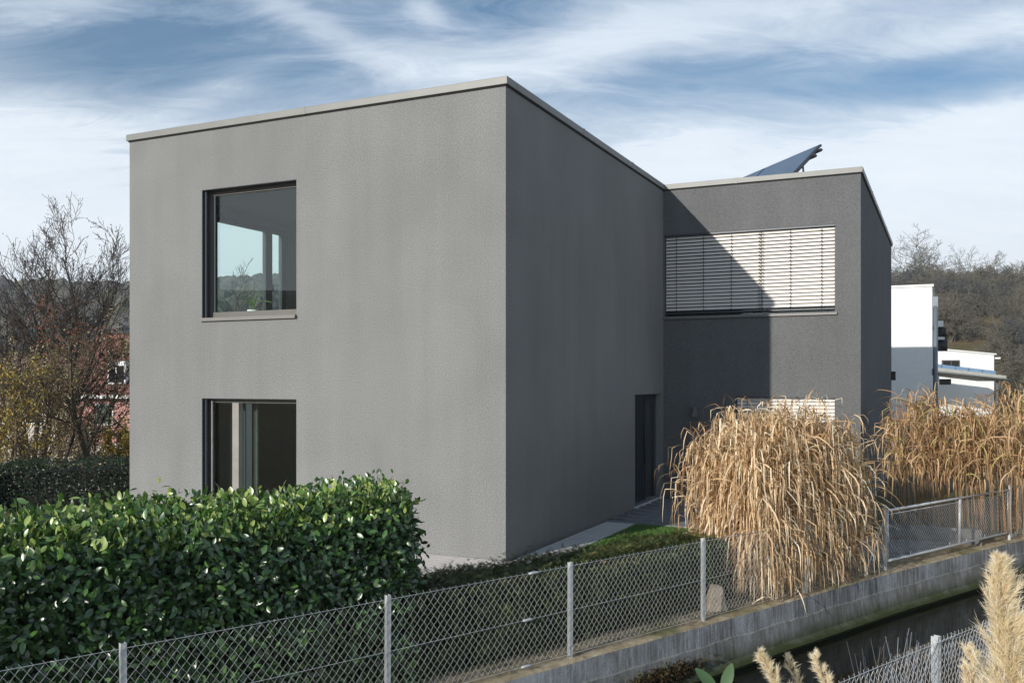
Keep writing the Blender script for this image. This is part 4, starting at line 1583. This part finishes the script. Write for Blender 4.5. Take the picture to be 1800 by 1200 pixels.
# left garden trees
tree('alder_tree', at(60, 25.5), 101, 6.4, 'tallest bare tree at far left with several dark stems and tiny cones', multi=5, tr=0.07, nbr=(12, 8, 5), spread=0.75,
     mat='bark', leaves=[('catkin', 0.045, 2, 3)], twig=0.006, first=0.18, shrink=0.50)
tree('alder_tree', at(-14, 24.5), 102, 5.7, 'bare many-branched tree cut by the left picture edge', multi=4, tr=0.07, nbr=(12, 8, 5), spread=0.8,
     mat='bark', leaves=[('catkin', 0.045, 2, 3)], twig=0.006, first=0.18, shrink=0.50)
tree('fruit_tree', at(165, 22.0), 103, 4.3, 'crooked slim tree nearest the left wall of the house, with forked trunk', multi=2, tr=0.075, nbr=(8, 6, 4), spread=1.0,
     mat='bark_olive', leaves=[('redleaf', 0.09, 2, 3), ('catkin', 0.07, 1, 2)], twig=0.006, shrink=0.5)
tree('fruit_tree', at(112, 23.0), 104, 4.0, 'thin bare sapling standing left of the red brick house corner', multi=2, tr=0.05, nbr=(8, 6, 4), spread=1.0,
     mat='bark', leaves=[('brownleaf', 0.07, 2, 2)], twig=0.006, shrink=0.5)
tree('fruit_tree', at(212, 26.0), 105, 3.9, 'bare tree with rusty leaves directly behind the left house edge', multi=2, tr=0.06, nbr=(10, 7, 4), spread=1.0,
     mat='bark', leaves=[('redleaf', 0.08, 1, 3)], twig=0.006, shrink=0.5)
tree('alder_tree', at(405, 31.0), 106, 6.0, 'bare tree seen only through the upper window room', multi=4, tr=0.07, nbr=(8, 6, 4), spread=0.8,
     mat='bark', twig=0.007, shrink=0.5)
# yellowing shrubs
for i, (px, d, Hh, sd, mt, lab) in enumerate([
        (12, 19.8, 2.9, 201, 'yellowleaf', 'shrub with large yellow autumn leaves at the left picture edge'),
        (55, 21.2, 3.0, 202, 'brownleaf', 'pale tan leafy shrub just right of the yellow-leaved one'),
        (98, 23.8, 2.3, 203, 'brownleaf', 'loose beige twiggy shrub in front of the white garden wall'),
        (150, 24.6, 1.6, 204, 'brownleaf', 'low thin shrub right behind the dark hedge'),
        (205, 24.4, 1.3, 205, 'yellowleaf', 'sparse olive shrub between the hedge and the red brick house'),
        (-25, 20.5, 3.1, 206, 'brownleaf', 'tan leafy shrub behind the yellow one, cut by the picture edge')]):
    tree('garden_shrub', at(px, d), sd, Hh, lab, 'shrub', 2, 0.03, (12, 8), 1.1, 'bark_brown', 5, 0.005,
         leaves=[(mt, 0.075 if mt == 'yellowleaf' else 0.055, 4 if i == 0 else 6, 1, dict(hang=0.9))], shrink=0.45, first=0.1)


# ------------------------------------------------------------------ houses on the left
def gable_house(name, loc, rz, w, dpt, zw, zr, wall, roofm, label, windows=(), tiles=False):
    r = tag(empty(name, loc, rz), label, 'house')
    m = MB()
    m.box(-w / 2, w / 2, -dpt / 2, dpt / 2, 0, zw)
    m.add([(-w / 2, -dpt / 2, zw), (-w / 2, dpt / 2, zw), (-w / 2, 0, zr - 0.12)], [(0, 1, 2)])
    m.add([(w / 2, -dpt / 2, zw), (w / 2, dpt / 2, zw), (w / 2, 0, zr - 0.12)], [(0, 1, 2)])
    m.build('wall', wall, r)
    m = MB()
    ov = 0.35
    rows = 22 if tiles else 1
    for sgn in (-1, 1):
        for k in range(rows):
            t0, t1 = k / rows, (k + 1) / rows
            y0 = sgn * (dpt / 2 + ov) * (1 - t0)
            y1 = sgn * (dpt / 2 + ov) * (1 - t1 - 0.02)
            z0 = zw - 0.1 + (zr - zw + 0.1) * t0
            z1 = zw - 0.1 + (zr - zw + 0.1) * (t1 + 0.02)
            lift = 0.03 if tiles else 0.06
            m.add([(-w / 2 - ov, y0, z0 + lift), (w / 2 + ov, y0, z0 + lift), (w / 2 + ov, y1, z1), (-w / 2 - ov, y1, z1),
                   (-w / 2 - ov, y0, z0 - 0.05), (w / 2 + ov, y0, z0 - 0.05)], [(0, 1, 2, 3), (4, 5, 1, 0)])
    rf = m.build('roof', roofm, r)
    g_ = MB()
    g_.box(-w / 2 - ov, w / 2 + ov, -dpt / 2 - ov - 0.12, -dpt / 2 - ov, zw - 0.22, zw - 0.05)
    g_.build('gutter', M['white'], r)
    for (x, z, ww, hh, mt) in windows:
        q = MB().box(x - ww / 2, x + ww / 2, -dpt / 2 - 0.05, -dpt / 2 + 0.02, z, z + hh).build('window', M['white'], r)
        MB().box(x - ww / 2 + 0.08, x + ww / 2 - 0.08, -dpt / 2 - 0.06, -dpt / 2 - 0.051, z + 0.08, z + hh - 0.08).build('pane', M[mt], q)
    return r, rf


# far row
x0 = (122 - 900) / 1626 * 50
bhx, brf = gable_house('red_roofed_house', (x0 + 5.2, 53.5, -1.5), R(-4), 10.4, 7.0, 3.2, 6.6, M['pink'], M['rooftile'],
                       'house with red tiled roof and pink walls behind the bare trees at left',
                       [(-3.2, 1.5, 1.1, 1.2, 'greensteel'), (-1.0, 1.5, 1.1, 1.2, 'greensteel'), (-4.4, 0.3, 0.9, 1.6, 'gap')], True)
dm = MB()
dm.box(-3.1, -2.1, -3.3, -1.4, 3.75, 5.0)
dmo = dm.build('dormer', M['white'], bhx)
MB().box(-3.0, -2.2, -3.34, -3.305, 3.85, 4.75).build('window', M['gap'], dmo)
MB().box(-2.63, -2.57, -3.37, -3.345, 3.85, 4.75).build('window_bar', M['white'], dmo)
cb = MB().box(1.4, 2.1, -0.4, 0.4, 6.1, 7.6)
cb.build('chimney', M['rooftile_dark'], bhx)
gable_house('brown_roofed_house', ((62 - 900) / 1626 * 58, 60, -1.5), R(-10), 9.0, 7.0, 3.0, 5.6, M['cream'], M['rooftile_dark'],
            'pale house with grey-brown roof half hidden by shrubs left of the red roof', [(-2, 1.3, 1.2, 1.3, 'gap'), (1.5, 1.3, 1.2, 1.3, 'gap')], True)
gw = MB().box(-9, 9, -0.12, 0.12, 0, 1.0)
gwo = gw.build('garden_wall', M['cream'])
gwo.location = ((80 - 900) / 1626 * 40, 40, -1.3)
gwo.rotation_euler = (0, 0, R(8))
tag(gwo, 'low pale garden wall in front of the red-roofed house', 'wall')

# ------------------------------------------------------------------ white houses on the right
wh = tag(empty('white_house', tuple(house_pt(0, 27.4, -0.3)), HR), 'tall plain white cubic house right behind the grey one', 'house')
wm = MB()
wm.box(-9.0, 4.92, 0.0, 6.0, 0, 6.33)
wm.build('wall', M['white'], wh)
MB().box(-9.05, 4.97, -0.05, 6.05, 6.332, 6.42).build('coping', M['white'], wh)
m = MB()
m.tube([(5.03, 0.12, 5.6), (5.03, 0.12, 0)], 0.09, 10)
m.box(4.922, 5.12, 0.05, 0.35, 5.55, 5.95)
m.build('downpipe', M['pipe'], wh)
m = MB()
m.box(4.922, 4.96, 0.02, 0.1, 4.7, 4.85)
m.box(4.922, 4.99, -0.02, 0.06, 2.95, 3.2)
m.build('pipe_bracket', M['black'], wh)
m = MB()
m.tube([(5.0, 2.5, 4.15), (5.45, 2.5, 4.15)], 0.22, 10)
m.tube([(5.0, 2.5, 4.70), (5.40, 2.5, 4.70)], 0.2, 10)
m.build('rolled_awning', M['black'], wh)
m = MB()
m.box(4.93, 5.35, 2.3, 2.7, 4.40, 4.5)
m.box(4.93, 5.30, 2.3, 2.7, 4.92, 5.15)
m.build('awning_case', M['white'], wh)

ex = Vector((0.636, 0.772, 0)).normalized()
lw2 = tag(empty('white_house', (27.17, 59.8, -1.0), 0), 'low white house with a gently falling flat roof at far right below the slope', 'house')
m = MB()
vs = [(x, y, z) for y in (0, 6.0) for (x, z) in ((-7, 0), (3.07, 0), (3.07, 3.93), (-7, 4.85))]
m.add(vs, [(0, 1, 2, 3), (7, 6, 5, 4), (0, 4, 5, 1), (1, 5, 6, 2), (3, 2, 6, 7), (0, 3, 7, 4)])
m.build('wall', M['white'], lw2)
m = MB()
vs = [(x, y, z) for y in (-0.07, 6.1) for (x, z) in ((-7.1, 4.862), (3.16, 3.925), (3.16, 3.985), (-7.1, 4.92))]
m.add(vs, [(0, 1, 2, 3), (7, 6, 5, 4), (0, 4, 5, 1), (1, 5, 6, 2), (3, 2, 6, 7), (0, 3, 7, 4)])
m.build('roof', M['white'], lw2)
lw2.scale = (1.3, 1.3, 1.3)
MB().box(3.17, 3.42, 0.05, 0.2, 3.72, 3.80).build('roof_spout', M['white'], lw2)
q = MB().box(0.46, 1.34, -0.05, -0.002, 3.2, 3.66).build('window', M['frame'], lw2)
MB().box(0.52, 0.88, -0.07, -0.051, 3.26, 3.61).build('pane', M['gap'], q)
MB().box(0.94, 1.28, -0.07, -0.051, 3.26, 3.61).build('pane', M['gap'], q)

cp = tag(empty('carport', (24.96, 54.6, -1.0), 0), 'carport with a pale metal roof edge and blue solar tiles before the low white house', 'carport')

cp.scale = (1.3, 1.3, 1.3)


def cz(x):
    return 3.13 - 0.118 * x


m = MB()
vs = [(x, y, cz(x) + dz) for dz in (-0.13, 0.12) for y in (0, 2.6) for x in (-1.5, 3.25)]
m.add(vs, [(0, 2, 3, 1), (4, 5, 7, 6), (0, 1, 5, 4), (2, 6, 7, 3), (0, 4, 6, 2), (1, 3, 7, 5)])
m.build('roof', simple('zinc_fascia', (0.42, 0.42, 0.38), 0.5, 0.1), cp)
m = MB()
m.tube([(-1.5, -0.06, cz(-1.5) - 0.07), (3.42, -0.06, cz(3.42) - 0.07)], 0.05, 8)
m.build('gutter', M['coping'], cp)
pvb = simple('blue_solar_tile', (0.17, 0.26, 0.38), 0.3, 0, 0.1)
for i in range(7):
    m = MB()
    a0, a1 = -1.4 + i * 0.62, -1.4 + i * 0.62 + 0.585
    vs = [(x, y, cz(x) + dz) for x in (a0, a1) for (y, dz) in ((0.25, 0.125), (0.30, 0.30), (0.9, 0.34), (0.9, 0.125))]
    m.add(vs, [(0, 1, 2, 3), (7, 6, 5, 4), (0, 4, 5, 1), (1, 5, 6, 2), (2, 6, 7, 3), (0, 3, 7, 4)])
    m.build('solar_tile', pvb, cp)
for x in (0.3, 3.0):
    MB().box(x - 0.04, x + 0.04, 0.3, 0.38, -0.2, cz(x) - 0.14).build('post', M['pipe'], cp)
MB().box(-1.4, 1.5, 1.6, 1.7, 2.45, 2.72).build('beam', M['darkmetal'], cp)


# ------------------------------------------------------------------ trees and scrub on the slope
def far_tree_kind(seed, H, levels=3, nbr=(12, 8, 6), spread=1.0, tr=0.16, twig=0.03, multi=1, **kw):
    rng = np.random.default_rng(seed)
    br = grow(rng, H, levels, tr, nbr, spread, multi=multi, **kw)
    return tree_parts(br, twig)


kinds = []
for sd, H, mul, spr in ((301, 6.0, 4, 1.15), (302, 5.2, 3, 1.3), (303, 3.9, 6, 1.3)):
    t_, c_2 = far_tree_kind(sd, H, 3, (8, 6, 5), spr, 0.13 if mul == 2 else 0.08, 0.017, mul, first=0.2, shrink=0.66, up=0.12, wob_=0.2)
    kinds.append(t_, )
    kinds[-1] = (t_, c_2)
km = {}


def far_tree(kind, x, y, s, rz, matn, label, group, name='bare_tree'):
    key = (kind, matn)
    if key not in km:
        km[key] = (kinds[kind][0].mesh('trunk', M[matn]), kinds[kind][1].mesh('crown', M[matn]))
    r = tag(empty(name, (x, y, ground_h(x, y) - 0.1), rz), label, 'shrub' if 'shrub' in name else 'tree', group)
    r.scale = (s, s, s)
    put('trunk', km[key][0], r)
    put('crown', km[key][1], r)
    return r


random.seed(77)
big_t = [(1618, 138, 1.3, 0, 'twig_far', 'rounded bare tree standing highest, above the tall white house roof'),
         (1672, 146, 1.05, 1, 'twig_far_dark', 'dense dark bare tree just right of the rounded one on the ridge'),
         (1700, 150, 0.95, 1, 'twig_far_dark', 'second dark bare tree on the ridge'),
         (1742, 150, 1.00, 0, 'twig_far', 'bare grey tree in the middle of the ridge line'),
         (1772, 148, 1.08, 1, 'twig_far', 'wide bare tree on the ridge near the right picture edge'),
         (1800, 146, 1.05, 0, 'twig_far_dark', 'bare tree on the ridge cut by the right picture edge'),
         (1725, 128, 1.0, 0, 'twig_far', 'bare tree halfway up the slope below the ridge'),
         (1660, 118, 0.95, 1, 'twig_far', 'pale-stemmed tree rising beside the grey downpipe'),
         (1790, 118, 1.0, 1, 'twig_far', 'pale leaning tree on the slope near the right edge'),
         (1760, 92, 0.8, 0, 'twig_far', 'slim pale tree leaning above the end of the low white house')]
for px, d, s, k, mt, lab in big_t:
    x = (px - 900) / 1626 * d
    far_tree(k, x, d, s, random.uniform(0, 6.28), mt, lab, None)
for i in range(110):
    px = random.uniform(1560, 1835)
    d = random.choice([random.uniform(100, 150), random.uniform(104, 132), random.uniform(66, 100) if px > 1735 else random.uniform(92, 128)])
    x = (px - 900) / 1626 * d
    far_tree(2, x, d, random.uniform(0.65, 1.0), random.uniform(0, 6.28), random.choice(['twig_far', 'twig_far', 'twig_far_dark']),
             'leafless brown bush in the thicket on the slope at right', 'bare bushes covering the slope', 'thicket_shrub')

# distant woods on the far hill
n = 2600
rng = np.random.default_rng(31)
TV, TF = [], []
sph = []
P, S = [], []
for i in range(n):
    a_ = rng.uniform(-0.75, 0.30)
    d = rng.uniform(230, 470)
    x = a_ * d
    if noise.noise(Vector((x * 0.012, d * 0.016, 0))) < -0.05 and d < 440:
        continue
    P.append((x, d, ground_h(x, d) + 1.6))
    S.append(rng.uniform(3.0, 5.5))
ico = []
import bmesh
bmm = bmesh.new()
bmesh.ops.create_icosphere(bmm, subdivisions=2, radius=1.0)
bv = np.array([tuple(v.co * (1 + 0.35 * noise.noise(v.co * 2.3))) for v in bmm.verts]) * np.array([1, 1, 0.85])
bf = np.array([[v.index for v in f.verts] for f in bmm.faces])
bmm.free()
P = np.array(P)
S = np.array(S)
n = len(P)
Rm = frames(np.tile([0, 0, 1.0], (n, 1)) + rng.normal(0, 0.05, (n, 3)), rng.normal(0, 1, (n, 3)), rng)
V, F = instance(bv, bf, Rm, P, S)
V = V + rng.normal(0, 0.35, V.shape)
fw = leafmat('distant_bare_wood', [(0.0, (0.07, 0.062, 0.052)), (0.6, (0.13, 0.115, 0.095)), (1.0, (0.10, 0.105, 0.06))], 0.9, 0, 0.05)
tag(put('distant_woods', big_mesh('distant_woods', V, F, fw, np.repeat(rng.random(n), len(bf)), smooth=False)),
    'far-off wooded hillside showing left of the grey house', 'woods', kind='stuff')

# ------------------------------------------------------------------ pampas plumes
def plume(parent, tip, base, width, seed, n=2600):
    rng = np.random.default_rng(seed)
    tip, base = Vector(tip), Vector(base)
    ro = Vector(parent.location)
    ax = (tip - base)
    Lp = ax.length
    axn = ax.normalized()
    o1 = axn.orthogonal().normalized()
    o2 = axn.cross(o1)
    V, F, tn = [], [], []
    nbr_ = max(30, n // 90)
    bl = []
    for i in range(nbr_):
        t = (i + rng.random()) / nbr_
        az = rng.uniform(0, 6.283)
        sd = o1 * math.cos(az) + o2 * math.sin(az)
        env = width * 0.5 * (1 - t) ** 0.6 * rng.uniform(0.55, 1.1) + 0.006
        bl.append((base + ax * t, (sd + axn * rng.uniform(1.6, 2.8)).normalized(), env, t))
    for i in range(n):
        c, bd_, env, t = bl[int(rng.integers(0, nbr_))]
        s_ = rng.random()
        p0 = c + bd_ * env * 2.2 * s_ + Vector((0.12, 0, -0.10)) * env * s_ * s_
        d = (bd_ + Vector(rng.normal(0, 0.30, 3)) + Vector((0.10, 0, -0.05))).normalized()
        Ls = (0.018 + env * 0.55) * rng.uniform(0.5, 1.2)
        w_ = rng.uniform(0.0005, 0.0011)
        side = d.cross(Vector(rng.normal(0, 1, 3))).normalized() * w_
        p1 = p0 + d * Ls * 0.55
        p2 = p1 + (d + Vector((0.25, 0.05, -0.35)) * 0.6).normalized() * Ls * 0.45
        b = len(V)
        V += [tuple(p0 - side - ro), tuple(p0 + side - ro), tuple(p1 + side * 0.8 - ro), tuple(p1 - side * 0.8 - ro), tuple(p2 + side * 0.1 - ro), tuple(p2 - side * 0.1 - ro)]
        F += [(b, b + 1, b + 2, b + 3), (b + 3, b + 2, b + 4, b + 5)]
        tn += [rng.random()] * 2
    o = put('plume', big_mesh('plume', np.array(V), np.array(F), M['plume'], np.array(tn)), parent)
    o['kind'] = 'stuff'
    m = MB()
    m.tube([base.lerp(tip, 0.9) - ro, base - ro, Vector((base.x * 1.02, base.y, (base.z - 0.45) / 2)) - ro, Vector((ro.x, ro.y, -0.42)) - ro], [0.003, 0.005, 0.006, 0.007], 6)
    m.build('stem', M['bark_brown'], parent)


def at3(px, py, d):
    return ((px - 900) / 1626 * d, d, EYE - (py - 668) / 1626 * d)


pg = tag(empty('pampas_grass', (1.75, 3.1, -0.42)), 'large fluffy cream pampas plume rising at the right bottom corner', 'pampas grass')
plume(pg, at3(1755, 985, 3.0), at3(1790, 1330, 3.05), 0.19, 1, 20000)
pg = tag(empty('pampas_grass', (1.85, 3.6, -0.42)), 'small ragged pampas plumes left beside the large corner plume', 'pampas grass')
plume(pg, at3(1702, 1140, 3.4), at3(1728, 1330, 3.4), 0.10, 2, 5000)
plume(pg, at3(1722, 1165, 3.5), at3(1770, 1300, 3.5), 0.09, 3, 4000)
pg = tag(empty('pampas_grass', (1.2, 3.3, -0.42)), 'two feathery white pampas tips at the bottom edge over the dark water', 'pampas grass')
plume(pg, at3(1338, 1150, 3.2), at3(1425, 1300, 3.2), 0.07, 4, 4000)
plume(pg, at3(1434, 1152, 3.3), at3(1490, 1300, 3.3), 0.055, 5, 3000)
plume(pg, at3(1385, 1158, 3.35), at3(1440, 1300, 3.3), 0.045, 6, 1500)

gs = tag(empty('leafy_shoot', (0.93, 4.1, -0.42)), 'pair of pointed green leaves poking up at the bottom edge', 'plant')
TV, TF = leaf_template(0.30, 0.15, 0.12, 6)
for k, (px, py, px2, py2, wd) in enumerate([(1241, 1178, 1262, 1210, 1), (1283, 1174, 1270, 1212, 1)]):
    tip = Vector(at3(px, py, 4.0))
    bs = Vector(at3(px2, py2 + 6, 4.05))
    a_ = np.array([(tip - bs)])
    Rm = frames(np.array([[0.25 - 0.5 * k, -1.0, 0.35]]), a_, rng)
    V, F = instance(TV * np.array([1.25, 1, 1]), TF, Rm, np.array([tuple(bs - Vector(gs.location))]), np.array([(tip - bs).length]))
    put('leaf', big_mesh('leaf', V, F, M['greenleaf'], np.full(len(F), 0.3 + 0.5 * k)), gs)
m = MB()
m.tube([Vector(at3(1266, 1216, 4.05)) - Vector(gs.location), (0.02, 0, 1.2), (0, 0, 0)], [0.004, 0.006, 0.008], 6)
m.build('stem', M['bark_olive'], gs)

# dry bluish stems leaning behind the near fence
ds = tag(empty('dry_weed', (2.95, 6.95, -0.46)), 'tangle of dry bluish stems behind the near fence beside its post', 'weed')
rng = np.random.default_rng(55)
m = MB()
for i in range(70):
    bx, by = rng.normal(0, 0.16), rng.normal(0, 0.06)
    hh = rng.uniform(0.65, 1.05)
    m.tube([(bx, by, 0), (bx + rng.normal(0, 0.04), by, hh * 0.5), (bx + rng.normal(0, 0.10), by + rng.normal(0, 0.04), hh)], [0.004, 0.004, 0.002], 3, False)
me = m.mesh('stems', M['lavender'])
a = me.attributes.new('tone', 'FLOAT', 'FACE')
a.data.foreach_set('value', np.repeat(rng.random(len(me.polygons) // 6 + 1), 6)[:len(me.polygons)])
o = put('stems', me, ds)
o['kind'] = 'stuff'

# ------------------------------------------------------------------ pot plant in the upper window
hp = house_pt(-4.72, 0.36, 3.46)
pp = tag(empty('pot_plant', tuple(house_pt(-4.75, 0.42, 3.08))), 'small green pot plant with arching leaves behind the upper window', 'plant')
m = MB()
m.tube([(0, 0, 0.28), (0, 0, 0.52)], [0.07, 0.09], 14)
m.build('pot', M['white'], pp)
m = MB()
m.box(-0.25, 0.25, -0.12, 0.12, 0.0, 0.35)
sb_ = tag(m.build('window_stool', M['white']), 'low white ledge box carrying the pot plant inside the upper window', 'ledge')
sb_.location = house_pt(-4.75, 0.42, 3.0)
sb_.rotation_euler = (0, 0, HR)
rng = np.random.default_rng(66)
K = 7
idx = np.array([(2 * i, 2 * i + 1, 2 * i + 3, 2 * i + 2) for i in range(K - 1)])
for i in range(12):
    az = rng.uniform(0, 6.28)
    Ln = rng.uniform(0.30, 0.52)
    a_ = rng.uniform(0.9, 1.4)
    p = np.array([0, 0, 0.52])
    pts = [p]
    d = np.array([math.cos(az), math.sin(az) * 0.5, 0])
    for k in range(K - 1):
        pts.append(pts[-1] + Ln / (K - 1) * (d * math.cos(a_) + np.array([0, 0, math.sin(a_)])))
        a_ -= rng.uniform(0.15, 0.38)
    put('leaf', big_mesh('leaf', np.array(ribbon(rng, np.array(pts), 0.03, np.cross(d, [0, 0, 1.0]))), idx, M['potplant'], np.full(K - 1, rng.random())), pp)

# ------------------------------------------------------------------ thin winter haze
hz = MB().box(-750, 750, -90, 900, -6, 75)
m, nt, b = new_mat('haze')
nt.nodes.remove(b)
pv = N(nt, 'ShaderNodeVolumePrincipled', ins={'Color': (0.80, 0.86, 0.92, 1), 'Density': 0.0006, 'Anisotropy': 0.2})
L(nt, pv.outputs[0], nt.nodes['Material Output'].inputs['Volume'])
tag(hz.build('haze', m), kind='stuff')
